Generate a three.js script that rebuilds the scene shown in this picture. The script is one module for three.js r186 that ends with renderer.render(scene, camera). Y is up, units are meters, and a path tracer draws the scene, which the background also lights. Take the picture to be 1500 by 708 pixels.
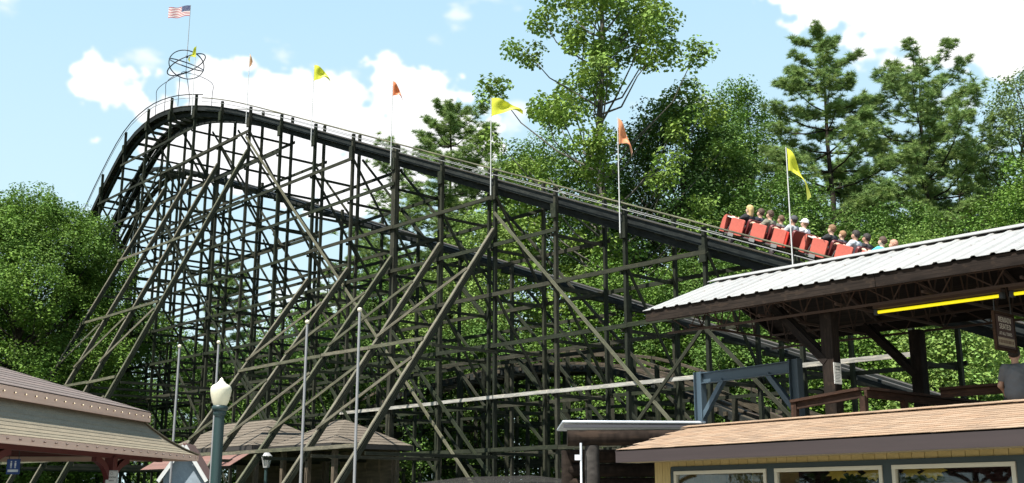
import * as THREE from 'three';
import { mergeGeometries, toCreasedNormals } from 'three/addons/utils/BufferGeometryUtils.js';
import { RoundedBoxGeometry } from 'three/addons/geometries/RoundedBoxGeometry.js';
import { MarchingCubes } from 'three/addons/objects/MarchingCubes.js';

/* ------------------------------------------------------------------ camera, sky, sun, exposure */
const scene = new THREE.Scene();
const camera = new THREE.PerspectiveCamera(24.65, 1024 / 483, 0.1, 2000);
camera.position.set(0, 1.6, 0);
camera.rotation.set(THREE.MathUtils.degToRad(13.067), 0, 0);
const renderer = new THREE.WebGLRenderer({ antialias: true });
renderer.setSize(1024, 483);
renderer.toneMapping = THREE.LinearToneMapping;
renderer.toneMappingExposure = 2.3;
renderer.shadowMap.enabled = true;
renderer.shadowMap.type = THREE.PCFSoftShadowMap;
const SUN = new THREE.Vector3(-0.33, 0.87, 0.37).normalize();
const sun = new THREE.DirectionalLight(new THREE.Color(1, 0.96, 0.88), 5);
sun.position.copy(SUN).multiplyScalar(160).add(new THREE.Vector3(0, 0, -40));
sun.target.position.set(0, 0, -40);
sun.castShadow = true; sun.shadow.mapSize.set(4096, 4096); sun.shadow.bias = -0.0005;
Object.assign(sun.shadow.camera, { left: -70, right: 70, top: 70, bottom: -70, near: 10, far: 320 });
scene.add(sun, sun.target);

function mulberry(a) { return () => { a |= 0; a = a + 0x6D2B79F5 | 0; let t = Math.imul(a ^ a >>> 15, 1 | a); t = t + Math.imul(t ^ t >>> 7, 61 | t) ^ t; return ((t ^ t >>> 14) >>> 0) / 4294967296; }; }
const hash2 = (x, y) => { let h = Math.imul(x, 374761393) + Math.imul(y, 668265263) | 0; h = Math.imul(h ^ h >>> 13, 1274126177); return ((h ^ h >>> 16) >>> 0) / 4294967296; };
function vnoise(x, y) {
  const i = Math.floor(x), j = Math.floor(y), f = x - i, g = y - j, u = f * f * (3 - 2 * f), v = g * g * (3 - 2 * g);
  const a = hash2(i, j), b = hash2(i + 1, j), c = hash2(i, j + 1), d = hash2(i + 1, j + 1);
  return a + (b - a) * u + (c - a) * v + (a - b - c + d) * u * v;
}
function fbm(x, y, o = 5) { let s = 0, a = 0.5, n = 0; for (let k = 0; k < o; k++) { s += a * vnoise(x, y); n += a; a *= 0.5; x = x * 2.03 + 17.1; y = y * 2.01 + 9.7; } return s / n; }
const clamp = (x, a = 0, b = 1) => Math.min(b, Math.max(a, x));
const sstep = (a, b, x) => { const t = clamp((x - a) / (b - a)); return t * t * (3 - 2 * t); };
const lerp = (a, b, t) => a + (b - a) * t;

{ // a summer sky with cumulus: azimuth 0 is straight ahead (-z), in degrees
  const W = 3072, H = 1536, px = new Float32Array(W * H * 4), rnd = mulberry(11);
  const clouds = [[-20.6, 20.0, 1.9, 1.9], [-19.0, 18.9, 2.2, 1.7], [-15.4, 18.9, 4.2, 2.3], [-10.6, 19.3, 4.6, 2.7], [-6.0, 20.0, 2.4, 2.2], [-4.2, 18.6, 2.9, 2.3], [-17.2, 17.8, 2.6, 1.8], [-9, 16.8, 7.6, 2.3], [-2.6, 17.2, 2.4, 2.2], [-13.5, 17.8, 6, 2.6], [-7.5, 18.4, 5.5, 2.8],
    [22.6, 23.4, 5.0, 2.9], [25.4, 21.9, 4.4, 2.4], [19.8, 25.0, 4.4, 2.6], [24, 27.5, 8, 4], [28.5, 24, 5, 4]];
  for (let i = 0; i < 46; i++) { // the same kind of clouds all round the rest of the sky
    const az = 34 + rnd() * 292, el = 8 + rnd() * rnd() * 55, s = 2.5 + rnd() * 4;
    for (let j = 0; j < 4; j++) clouds.push([((az + (rnd() - 0.5) * 3 * s + 180) % 360) - 180, el + (rnd() - 0.4) * s * 0.7, s * (0.6 + rnd() * 0.7), s * (0.3 + rnd() * 0.35)]);
  }
  for (let y = 0; y < H; y++) {
    const el = ((y + 0.5) / H - 0.5) * 180, ce = Math.max(0.15, Math.cos(el * Math.PI / 180)), near = clouds.filter(c => Math.abs(el - c[1]) < c[3] * 1.9 + 1);
    const t = clamp((el - 4) / 66), g = Math.pow(t, 0.9);
    for (let x = 0; x < W; x++) {
      const lon = ((x + 0.5) / W - 0.5) * 360;           // atan2(z, x)
      let az = lon + 90; if (az > 180) az -= 360;
      let r, gg, b;
      if (el < -1) { r = 0.09; gg = 0.1; b = 0.08; } else {
        r = lerp(0.35, 0.035, g); gg = lerp(0.45, 0.19, g); b = lerp(0.475, 0.39, g);
        let f = -1;
        for (const c of near) { let dx = az - c[0]; if (dx > 180) dx -= 360; else if (dx < -180) dx += 360; dx *= ce / c[2]; const dy = (el - c[1]) / c[3]; const q = 1 - dx * dx - dy * dy; if (q > f) f = q; }
        const X = az * ce, n = f > -1.1 ? fbm(X * 0.42 + 40, el * 0.6 + 7, 6) - 0.5 + 0.55 * (fbm(X * 1.5 + 13, el * 1.9 + 3, 5) - 0.5) : 0;
        const wisp = sstep(0.66, 0.82, fbm(X * 0.33 + 90, el * 0.7 + 31, 6)) * 0.6;
        const a = clamp(Math.max(sstep(-0.06, 0.2, f + n * 2.5), wisp)) * sstep(-1, 4, el);
        const c = 0.53 + 0.07 * n;
        r = lerp(r, c, a); gg = lerp(gg, c, a); b = lerp(b, c * 1.01, a);
      }
      const o = (y * W + x) * 4; px[o] = r; px[o + 1] = gg; px[o + 2] = b; px[o + 3] = 1;
    }
  }
  const sky = new THREE.DataTexture(px, W, H, THREE.RGBAFormat, THREE.FloatType);
  sky.mapping = THREE.EquirectangularReflectionMapping; sky.magFilter = sky.minFilter = THREE.LinearFilter; sky.wrapS = THREE.RepeatWrapping; sky.needsUpdate = true;
  scene.background = sky; scene.environment = sky;
}

/* ------------------------------------------------------------------ helpers */
const V = (x, y, z) => new THREE.Vector3(x, y, z);
const used = {};
function numbered(n) { used[n] = (used[n] ?? -1) + 1; return used[n] ? `${n}_${String(used[n]).padStart(3, '0')}` : n; }
function shadow(o) { o.castShadow = o.receiveShadow = true; return o; }
function tag(o, label, category, group) { o.userData.label = label; o.userData.category = category; if (group) o.userData.group = group; return o; }
function thing(name, label, category, pos = [0, 0, 0], turn = 0, group) {
  const o = new THREE.Group(); o.name = numbered(name); scene.add(o); o.position.set(...pos); o.rotation.y = turn; return tag(o, label, category, group);
}
function part(name, geo, mat, parent) {
  const m = shadow(new THREE.Mesh(Array.isArray(geo) ? mergeGeometries(geo.map(g => g.index ? g.toNonIndexed() : g)) : geo, mat));
  m.name = parent === scene ? numbered(name) : name; parent.add(m); return m;
}
function structure(name, geo, mat) { const m = part(name, geo, mat, scene); m.userData.kind = 'structure'; return m; }
const box = (w, h, d, x = 0, y = 0, z = 0) => new THREE.BoxGeometry(w, h, d).translate(x, y, z);
const rbox = (w, h, d, r, x = 0, y = 0, z = 0) => new RoundedBoxGeometry(w, h, d, 2, r).translate(x, y, z);
const cyl = (r0, r1, h, x = 0, y = 0, z = 0, n = 14) => new THREE.CylinderGeometry(r1, r0, h, n).translate(x, y + h / 2, z);
const ball = (r, x = 0, y = 0, z = 0, n = 12) => new THREE.SphereGeometry(r, n, Math.ceil(n * 0.7)).translate(x, y, z);
function tube(pts, r, n = 6, seg) { const c = new THREE.CatmullRomCurve3(pts.map(p => V(...p))); return new THREE.TubeGeometry(c, seg ?? pts.length * 4, r, n, false); }
function rod(a, b, r0, r1 = r0, n = 8) {
  const d = V().subVectors(b, a), g = new THREE.CylinderGeometry(r1, r0, d.length(), n);
  g.applyQuaternion(new THREE.Quaternion().setFromUnitVectors(V(0, 1, 0), d.clone().normalize())); g.translate((a.x + b.x) / 2, (a.y + b.y) / 2, (a.z + b.z) / 2); return g;
}
function tex(w, h, fn, srgb = true) {
  const d = new Uint8Array(w * h * 4);
  for (let y = 0; y < h; y++) for (let x = 0; x < w; x++) { const c = fn(x / w, y / h, x, y), o = (y * w + x) * 4; for (let k = 0; k < 3; k++) d[o + k] = clamp(c[k] ?? c[0]) * 255; d[o + 3] = 255; }
  const t = new THREE.DataTexture(d, w, h); t.wrapS = t.wrapT = THREE.RepeatWrapping; t.magFilter = THREE.LinearFilter; t.minFilter = THREE.LinearMipmapLinearFilter; t.generateMipmaps = true;
  if (srgb) t.colorSpace = THREE.SRGBColorSpace; t.needsUpdate = true; return t;
}
const tileN = (u, v, fx, fy, o = 4) => { // tiling noise
  const a = fbm(u * fx, v * fy, o), b = fbm((u - 1) * fx, v * fy, o), c = fbm(u * fx, (v - 1) * fy, o), d = fbm((u - 1) * fx, (v - 1) * fy, o);
  return (a * (1 - u) + b * u) * (1 - v) + (c * (1 - u) + d * u) * v;
};
const rgb = (r, g, b) => new THREE.Color().setRGB(r, g, b);
const std = (r, g, b, rough = 0.8, extra = {}) => new THREE.MeshStandardMaterial({ color: rgb(r, g, b), roughness: rough, ...extra });
function canvasTex(w, h, draw) { const c = document.createElement('canvas'); c.width = w; c.height = h; draw(c.getContext('2d'), w, h); const t = new THREE.CanvasTexture(c); t.colorSpace = THREE.SRGBColorSpace; return t; }

/* ------------------------------------------------------------------ materials */
// boards: u runs along the grain
const grain = tex(512, 128, (u, v) => { const s = tileN(u, v, 5, 40, 4), p = tileN(u + 0.3, v, 14, 6, 4), q = tileN(u, v + 0.4, 4, 3, 3), k = sstep(0.54, 0.66, p); const b = 0.42 + 0.62 * s + 0.35 * (q - 0.5); return [lerp(b, 1.0, k * 0.7), lerp(b, 0.97, k * 0.7), lerp(b, 0.93, k * 0.7)]; });
const grainBump = tex(512, 128, (u, v) => [tileN(u, v, 5, 40, 4)], false);
const wood = (r, g, b, rough = 0.9) => new THREE.MeshPhysicalMaterial({ color: rgb(r, g, b), roughness: rough, specularIntensity: 0.25, map: grain, bumpMap: grainBump, bumpScale: 0.004 });
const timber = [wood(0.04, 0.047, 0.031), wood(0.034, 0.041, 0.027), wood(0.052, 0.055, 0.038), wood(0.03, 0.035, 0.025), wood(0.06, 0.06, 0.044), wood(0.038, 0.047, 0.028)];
const fadedLitTimber = [wood(0.18, 0.175, 0.122), wood(0.15, 0.152, 0.104), wood(0.215, 0.2, 0.15)];  // faded boards, brightened so the brace edge strips carry painted sunlight
const sunPaleRail = wood(0.5, 0.485, 0.44, 0.6);  // sun caught on one ledger, painted into its pale colour
const trackPaint = [wood(0.03, 0.036, 0.036), wood(0.025, 0.03, 0.03), wood(0.036, 0.041, 0.039)];
const deckWood = [wood(0.10, 0.085, 0.062), wood(0.085, 0.075, 0.058), wood(0.12, 0.10, 0.075)];
const rustSteel = std(0.045, 0.026, 0.018, 0.9), railSteel = std(0.12, 0.11, 0.105, 0.5, { metalness: 0.4 });
const galv = std(0.24, 0.24, 0.245, 0.5, { metalness: 0.2 }), paleMetal = std(0.17, 0.17, 0.165, 0.6), blackMetal = std(0.02, 0.02, 0.022, 0.5);
const blotch = tex(256, 256, (u, v) => { const n = tileN(u, v, 6, 6, 5), m = tileN(u, v, 40, 40, 3), b = 0.9 + 0.22 * (n - 0.5) + 0.14 * (m - 0.5); return [b, b, b]; });
const painted = (r, g, b, rough = 0.6, extra = {}) => new THREE.MeshStandardMaterial({ color: rgb(r, g, b), roughness: rough, map: blotch, ...extra });
const speck = tex(256, 256, (u, v, x, y) => { const n = tileN(u, v, 60, 60, 2), m = tileN(u, v, 5, 9, 4), b = 0.72 + 0.36 * n + 0.24 * (m - 0.5); return [b, b * 0.99, b * 0.97]; });
const shingle = (r, g, b) => new THREE.MeshStandardMaterial({ color: rgb(r, g, b), roughness: 0.95, map: speck });

/* ------------------------------------------------------------------ ground */
{
  const gt = tex(512, 512, (u, v) => { const n = tileN(u, v, 9, 9, 5), m = tileN(u, v, 70, 70, 2), b = 0.5 + 0.5 * n + 0.3 * (m - 0.5); return [b * 0.8, b, b * 0.55]; }); gt.repeat.set(60, 60);
  structure('ground', new THREE.PlaneGeometry(900, 900).rotateX(-Math.PI / 2), new THREE.MeshStandardMaterial({ color: rgb(0.10, 0.10, 0.08), map: gt, roughness: 1 }));
  const ct = tex(512, 512, (u, v) => { const n = tileN(u, v, 7, 7, 5), m = tileN(u, v, 90, 90, 2), b = 0.8 + 0.25 * (n - 0.5) + 0.2 * (m - 0.5); return [b, b * 0.99, b * 0.96]; }); ct.repeat.set(14, 10);
  structure('plaza_pavement', new THREE.PlaneGeometry(70, 46).rotateX(-Math.PI / 2).translate(0, 0.004, -6), new THREE.MeshStandardMaterial({ color: rgb(0.42, 0.408, 0.38), map: ct, roughness: 0.95 }));
}

/* ------------------------------------------------------------------ coaster frame: s along the lift (up-hill), w across it, away from the plaza */
const P0 = V(4.708, 0, -26.348), D = V(-0.667774, 0, -0.744364), N = V(0.744364, 0, -0.667774), SP = 2.6;
const L = (s, h, w = 0) => V(P0.x + D.x * s + N.x * w, h, P0.z + D.z * s + N.z * w);
const K = (k, h, w = 0) => L(k * SP, h, w);
function curveY(pts) { // monotone-ish cubic through [k, h]
  return k => {
    let i = 0; while (i < pts.length - 2 && k > pts[i + 1][0]) i++;
    const p = j => pts[clamp(j, 0, pts.length - 1)], [x1, y1] = p(i), [x2, y2] = p(i + 1), [x0, y0] = p(i - 1), [x3, y3] = p(i + 2);
    const h = x2 - x1, m1 = i > 0 ? (y2 - y0) / (x2 - x0) : (y2 - y1) / h, m2 = i + 2 < pts.length ? (y3 - y1) / (x3 - x1) : (y2 - y1) / h, t = (k - x1) / h, t2 = t * t, t3 = t2 * t;
    return (2 * t3 - 3 * t2 + 1) * y1 + (t3 - 2 * t2 + t) * h * m1 + (-2 * t3 + 3 * t2) * y2 + (t3 - t2) * h * m2;
  };
}
const liftY = curveY([[-5, 2.56], [-3, 4.66], [0, 7.81], [3, 10.96], [6, 14.11], [9, 17.26], [10, 18.22], [11, 19.02], [12, 19.6], [13, 19.75], [14, 19.2], [15, 17.55], [16, 15.4], [17, 13.1], [18, 10.8], [19, 8.6], [20, 6.7], [21, 5.3], [22, 4.4]]);
const backY = curveY([[-5, 1.3], [-2, 3.4], [0, 5.27], [4, 9.05], [8, 12.83], [12, 16.6], [14, 18.4], [15, 19.1], [16, 19.4], [17, 18.7], [18, 17.1], [19, 15.0], [20, 12.7], [21, 10.4], [22, 8.2]]);

// unit boards with the grain along z, in a few repeat lengths
const boardGeos = {};
function boardGeo(len, r) {
  const rep = clamp(Math.round(len / 1.6), 1, 9), key = rep * 4 + Math.floor(r * 4);
  if (!boardGeos[key]) {
    const g = new THREE.BoxGeometry(1, 1, 1), uv = g.attributes.uv, p = g.attributes.position, n = g.attributes.normal, off = (key % 4) * 0.27;
    for (let i = 0; i < p.count; i++) {
      const along = p.getZ(i) + 0.5, across = Math.abs(n.getX(i)) > 0.5 ? p.getY(i) + 0.5 : p.getX(i) + 0.5;
      if (Math.abs(n.getZ(i)) > 0.5) uv.setXY(i, (p.getX(i) + 0.5) * 0.15, p.getY(i) + 0.5); else uv.setXY(i, along * rep + off, across * 0.7 + off);
    }
    boardGeos[key] = g;
  }
  return boardGeos[key];
}
const trnd = mulberry(77);
const _m = new THREE.Matrix4();
function board(name, a, b, wd, ht, mat, parent, side = V(0, 1, 0)) { // wd across, ht along "side"
  const z = V().subVectors(b, a), len = z.length(); z.normalize();
  const y = side.clone().addScaledVector(z, -side.dot(z)).normalize(), x = V().crossVectors(y, z);
  const m = shadow(new THREE.Mesh(boardGeo(len, trnd()), Array.isArray(mat) ? mat[Math.floor(trnd() * mat.length)] : mat));
  m.name = name; m.quaternion.setFromRotationMatrix(_m.makeBasis(x, y, z)); m.position.addVectors(a, b).multiplyScalar(0.5); m.scale.set(wd, ht, len); parent.add(m); return m;
}

function trestle(root, Y, w0, w1, k0, k1, opt = {}) {
  const tall = 0.28, jit = () => (trnd() - 0.5) * 0.03;
  // posts, in two rows
  for (let k = k0; k <= k1; k++) {
    const top = Y(k);
    if (top < 1.2 || (opt.thin && k % 2)) continue;
    for (const w of [w0, w1]) {
      const up = w === w0 ? tall + (opt.crest && k >= 11 ? 0.22 : 0) : tall, thick = opt.double && k === 5 ? 0.22 : 0.09;
      board('post', K(k, -0.02, w), K(k, top + up, w), 0.11, thick, timber, root, D);
    }
    // splice plates under the track
    if (opt.plates) board('splice_plate', K(k, top - 0.62, w0 - 0.09), K(k, top - 0.2, w0 - 0.09), 0.05, 0.2, timber, root, D);
    // transverse ties and diagonals of the bent
    let n = 0;
    for (let h = 1.43; h < top - 0.75; h += opt.tieStep ?? (k > 14 ? 3 : 1.5), n++) {
      board('cross_tie', K(k + 0.04, h - 0.1 + jit(), w0 - 0.1), K(k + 0.04, h - 0.1 + jit(), w1 + 0.1), 0.035, 0.09, timber, root);
      if (!opt.noBrace && h > 2 && n % 2 === (opt.flip ? 1 : 0) && h + 3 < top) board('bent_brace', K(k - 0.04, h + 3.0, w0 - 0.05), K(k - 0.04, h, w1 + 0.05), 0.035, 0.085, timber, root, V(0, 1, 0));
    }
  }
  // lengthwise ledgers on both faces, boards two bays long
  for (const [w, off, step] of [[w0, -0.095, opt.step ?? 1.5], [w1, 0.095, opt.step2 ?? 1.5]]) {
    for (let h = 1.43; h < 19; h += step) {
      let run = [];
      const flush = () => { for (let i = 0; i + 1 < run.length; i += 2) { const a = run[i], b = run[Math.min(i + 2, run.length - 1)]; if (b > a) { const dy = jit(), o = off + (i % 4 ? 0.012 : 0) * Math.sign(off); board('ledger', K(a - 0.04, h + dy, w + o), K(b + 0.04, h + dy + jit() * 0.6, w + o), 0.045, h > 4 && h < 5 ? 0.1 : 0.115, h > 4 && h < 5 && w === w0 && opt.pale && a < 5 ? sunPaleRail : timber, root); } } run = []; };
      for (let k = k0; k <= Math.min(k1, w === w0 && !opt.thin ? k1 : 15); k++) { if (Y(k) - 0.35 > h) run.push(k); else flush(); }
      flush();
    }
  }
}
function track(root, Y, w0, w1, k0, k1, opt = {}) {
  const wc = (w0 + w1) / 2;
  for (let k = k0; k < k1; k++) {
    const n = Math.abs(Y(k) + Y(k + 1) - 2 * Y(k + 0.5)) > 0.03 ? 3 : 1;
    for (let i = 0; i < n; i++) {
      const a = k + i / n, b = k + (i + 1) / n, ya = Y(a), yb = Y(b);
      const seg = (w, dy, wd, ht, name, mat) => board(name, K(a, ya + dy, w), K(b, yb + dy, w), wd, ht, mat, root);
      const sb = opt.slim ? 0.1 : 0.21; seg(w0 + 0.1, -0.008 - sb / 2, 0.06, sb, 'side_beam', trackPaint); seg(w1 - 0.1, -0.008 - sb / 2, 0.06, sb, 'side_beam', trackPaint);
      if (!opt.slim) seg(w0 + 0.17, 0.012, 0.2, 0.035, 'walk_board', deckWood); if (!opt.slim) seg(w0 + 0.375, 0.014, 0.19, 0.035, 'walk_board', deckWood); seg(w1 - 0.2, 0.012, 0.25, 0.035, 'walk_board', deckWood);
      for (const g of [-0.5, 0.5]) { seg(wc + g, -0.02, opt.slim ? 0.12 : 0.22, opt.slim ? 0.09 : 0.1, 'track_stringer', trackPaint); seg(wc + g, 0.037, 0.1, 0.012, 'running_rail', railSteel); }
      for (const g of [-0.62, 0.62]) if (!opt.slim) seg(wc + g, -0.36, 0.12, 0.18, 'under_beam', trackPaint);
      if (opt.rail) {
        const rail = (w, dy, r, mat) => { const m = shadow(new THREE.Mesh(railGeo, mat)); m.name = 'handrail'; const p = K(a, ya + dy, w), q = K(b, yb + dy, w), z = V().subVectors(q, p); m.scale.set(r, z.length() + 0.02, r); m.position.addVectors(p, q).multiplyScalar(0.5); m.quaternion.setFromUnitVectors(V(0, 1, 0), z.normalize()); root.add(m); };
        const up = a >= 10.6 ? 0.5 : 0.34;
        rail(w0 - 0.13, up, 0.024, a > 10.4 ? timber[3] : fadedLitTimber[0]); rail(w0 - 0.13, up - 0.17, 0.013, paleMetal); rail(w1 + 0.13, 0.34, 0.022, fadedLitTimber[1]); rail(w1 + 0.13, 0.19, 0.012, paleMetal);
      }
    }
    for (let i = 0; i < (opt.slim || k > 13 ? 2 : 4); i++) { const q = k + (i + 0.5) / (opt.slim || k > 13 ? 2 : 4); board('track_tie', K(q, Y(q) - 0.2, w0 + 0.14), K(q, Y(q) - 0.2, w1 - 0.14), 0.12, 0.12, timber, root); }
  }
}
const railGeo = new THREE.CylinderGeometry(1, 1, 1, 6);

/* lift hill */
const lift = thing('lift_hill_trestle', 'tall dark green timber trestle of the lift hill carrying the red train', 'roller coaster', P0.toArray());
lift.position.set(0, 0, 0);
trestle(lift, liftY, 0, 2, -4, 21, { crest: true, double: true, plates: true, pale: true });
track(lift, liftY, 0, 2, -5, 21, { rail: true });
// raking braces on the plaza side
function batter(k, h, w) {
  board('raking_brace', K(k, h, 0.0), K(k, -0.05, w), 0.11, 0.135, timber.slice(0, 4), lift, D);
  board('lit_edge_board', K(k, h, 0).addScaledVector(N, -0.082).add(V(0, 0.06, 0)), K(k, 0, w).addScaledVector(N, -0.082).add(V(0, 0.02, 0)), 0.035, 0.115, fadedLitTimber, lift, D);  // pale strip added on the upper edge paints sunlight falling along the brace
  for (const q of [1.43, 2.93, 5.93, 10.43]) if (q < h - 2) board('cross_tie', K(k - 0.05, q - 0.2, w * (1 - q / h)), K(k - 0.05, q - 0.2, 0), 0.035, 0.09, timber, lift);
}
const low = [3, 4, 5, 6, 7], high = [9, 10, 11, 12], bw = { l: [9.4, -6.6], h: [15.6, -7.55] };
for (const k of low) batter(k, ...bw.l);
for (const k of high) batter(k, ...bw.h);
for (const [set, [h, w]] of [[low, bw.l], [high, bw.h]]) {
  const at = (k, q) => K(k, q, w * (1 - q / h) - 0.18);
  for (let i = 0; i + 1 < set.length; i++) {
    const k = set[i];
    for (const q of h > 10 ? [2.93, 5.93, 8.9, 11.9] : [2.93, 5.9]) board('ledger', at(k, q), at(k + 1, q + (trnd() - 0.5) * 0.06), 0.045, 0.1, fadedLitTimber, lift);
    for (const q of h > 10 ? [5.2, 8.6] : [5.35, 8.1]) board('slant_brace', at(k, q), at(k + 1, q - 1.85), 0.045, 0.075, fadedLitTimber, lift);
  }
}
// long diagonals on the front and back faces
for (const [ka, ha, kb, hb, w, m] of [[9, 16.2, 2.5, 0, -0.16, fadedLitTimber[0]], [2.95, 9.9, -0.9, 0, -0.16, fadedLitTimber[1]], [0, 5.6, -2.2, 0, -0.16, timber[2]], [0, 5.6, 2.2, 0, -0.165, timber[2]], [13, 16.8, 7, 2, -0.2, timber[1]], [12, 17, 17.5, 3, -0.2, timber[1]],
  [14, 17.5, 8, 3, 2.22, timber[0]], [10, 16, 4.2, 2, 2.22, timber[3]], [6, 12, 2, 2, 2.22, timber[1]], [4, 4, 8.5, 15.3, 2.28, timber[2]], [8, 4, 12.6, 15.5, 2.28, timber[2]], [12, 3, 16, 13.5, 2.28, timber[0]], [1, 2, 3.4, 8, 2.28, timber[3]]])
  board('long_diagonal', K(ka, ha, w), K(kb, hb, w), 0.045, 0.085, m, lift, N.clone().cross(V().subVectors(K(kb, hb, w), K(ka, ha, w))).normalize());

for (const k of [4, 6, 7, 11, 12, 13]) { const h = liftY(k) - 0.7, n = Math.min(h - 1.6, 13) / 2.5; board('long_diagonal', K(k, h, 2.16), K(k - n, h - n * 2.5, 2.16), 0.045, 0.085, timber, lift, V(0, 1, 0)); }
for (const k of [3, 5, 7, 9]) board('long_diagonal', K(k, 2.2, -0.155), K(k + 1.9, 6.9, -0.155), 0.045, 0.1, timber, lift, V(0, 1, 0));

/* second hill behind it */
const back = thing('return_hill_trestle', 'darker timber trestle of a lower hill running close behind the lift hill', 'roller coaster');
trestle(back, backY, 3, 5, -2, 21, { step: 4.5, step2: 3, tieStep: 3, noBrace: true, thin: true });
track(back, backY, 3, 5, -3, 21, { slim: true });
for (const [ka, ha, kb, hb, w] of [[15, 17, 9, 3, 2.8], [9, 3, 12, 14, 5.2], [5, 3, 8, 11.5, 5.2], [10, 13, 5, 1.5, 2.8], [20, 10, 15, 2, 2.8], [14, 3, 18, 14.5, 5.2], [6, 9.5, 2.6, 1.5, 2.8]])
  board('long_diagonal', K(ka, ha, w), K(kb, hb, w), 0.045, 0.09, timber, back);
for (let k = 4; k <= 16; k += 2) for (const h of [4.3, 8.8, 13.3]) if (h < Math.min(liftY(k), backY(k)) - 1) board('cross_tie', K(k + 0.1, h, 1.9), K(k + 0.1, h, 3.1), 0.04, 0.11, timber, back);

/* low curving track farther back */
{
  const low3 = thing('low_curved_track', 'low weathered brown track curving through the shade beneath the hills', 'roller coaster');
  const path = new THREE.CatmullRomCurve3([[26, 8.6, 5.4], [22.2, 7.9, 5.9], [19.8, 7.6, 6.1], [16.8, 7.7, 6.35], [13.9, 7.9, 6.4], [9.15, 7.4, 5.9], [5.0, 6.8, 4.6], [2.3, 6.4, 3.6], [-1, 6.3, 2.7], [-5, 6.2, 2.3]].map(([s, w, h]) => L(s, h, w)));
  const n = 26, q = i => path.getPointAt(i / n), side = i => { const t = path.getTangentAt(clamp(i / n)); return V(-t.z, 0, t.x).normalize(); };
  for (let i = 0; i < n; i++) {
    const a = q(i), b = q(i + 1), sa = side(i), sb = side(i + 1);
    const seg = (o, dy, wd, ht, name, mat) => board(name, a.clone().addScaledVector(sa, o).add(V(0, dy, 0)), b.clone().addScaledVector(sb, o).add(V(0, dy, 0)), wd, ht, mat, low3);
    for (const o of [-0.9, 0.9]) { seg(o, -0.1, 0.07, 0.24, 'side_beam', trackPaint); seg(o * 0.86, 0.02, 0.22, 0.035, 'walk_board', deckWood); seg(o, 0.5, 0.06, 0.1, 'handrail', deckWood); }
    for (const o of [-0.5, 0.5]) { seg(o, 0.06, 0.2, 0.14, 'track_stringer', deckWood); seg(o, 0.135, 0.09, 0.012, 'running_rail', rustSteel); }
    for (let j = 0; j < 3; j++) { const c = path.getPointAt((i + j / 3) / n), s = side(i + j / 3); board('track_tie', c.clone().addScaledVector(s, -1).add(V(0, -0.09, 0)), c.clone().addScaledVector(s, 1).add(V(0, -0.09, 0)), 0.14, 0.12, deckWood, low3); }
    for (const o of [-0.95, 0.95]) { const p = a.clone().addScaledVector(sa, o); board('post', V(p.x, 0, p.z), p.clone().add(V(0, 0.55, 0)), 0.15, 0.15, timber, low3, V(1, 0, 0)); }
    for (let h = 1.3; h < a.y - 0.6; h += 1.5) board('cross_tie', a.clone().addScaledVector(sa, -1.05).setY(h), a.clone().addScaledVector(sa, 1.05).setY(h), 0.05, 0.15, timber, low3);
    if (a.y > 2.4) for (const h of [1.5, 3.0]) if (h < b.y - 0.5) board('ledger', a.clone().addScaledVector(sa, -1.1).setY(h), b.clone().addScaledVector(sb, -1.1).setY(h), 0.05, 0.15, timber, low3);
  }
}

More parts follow.
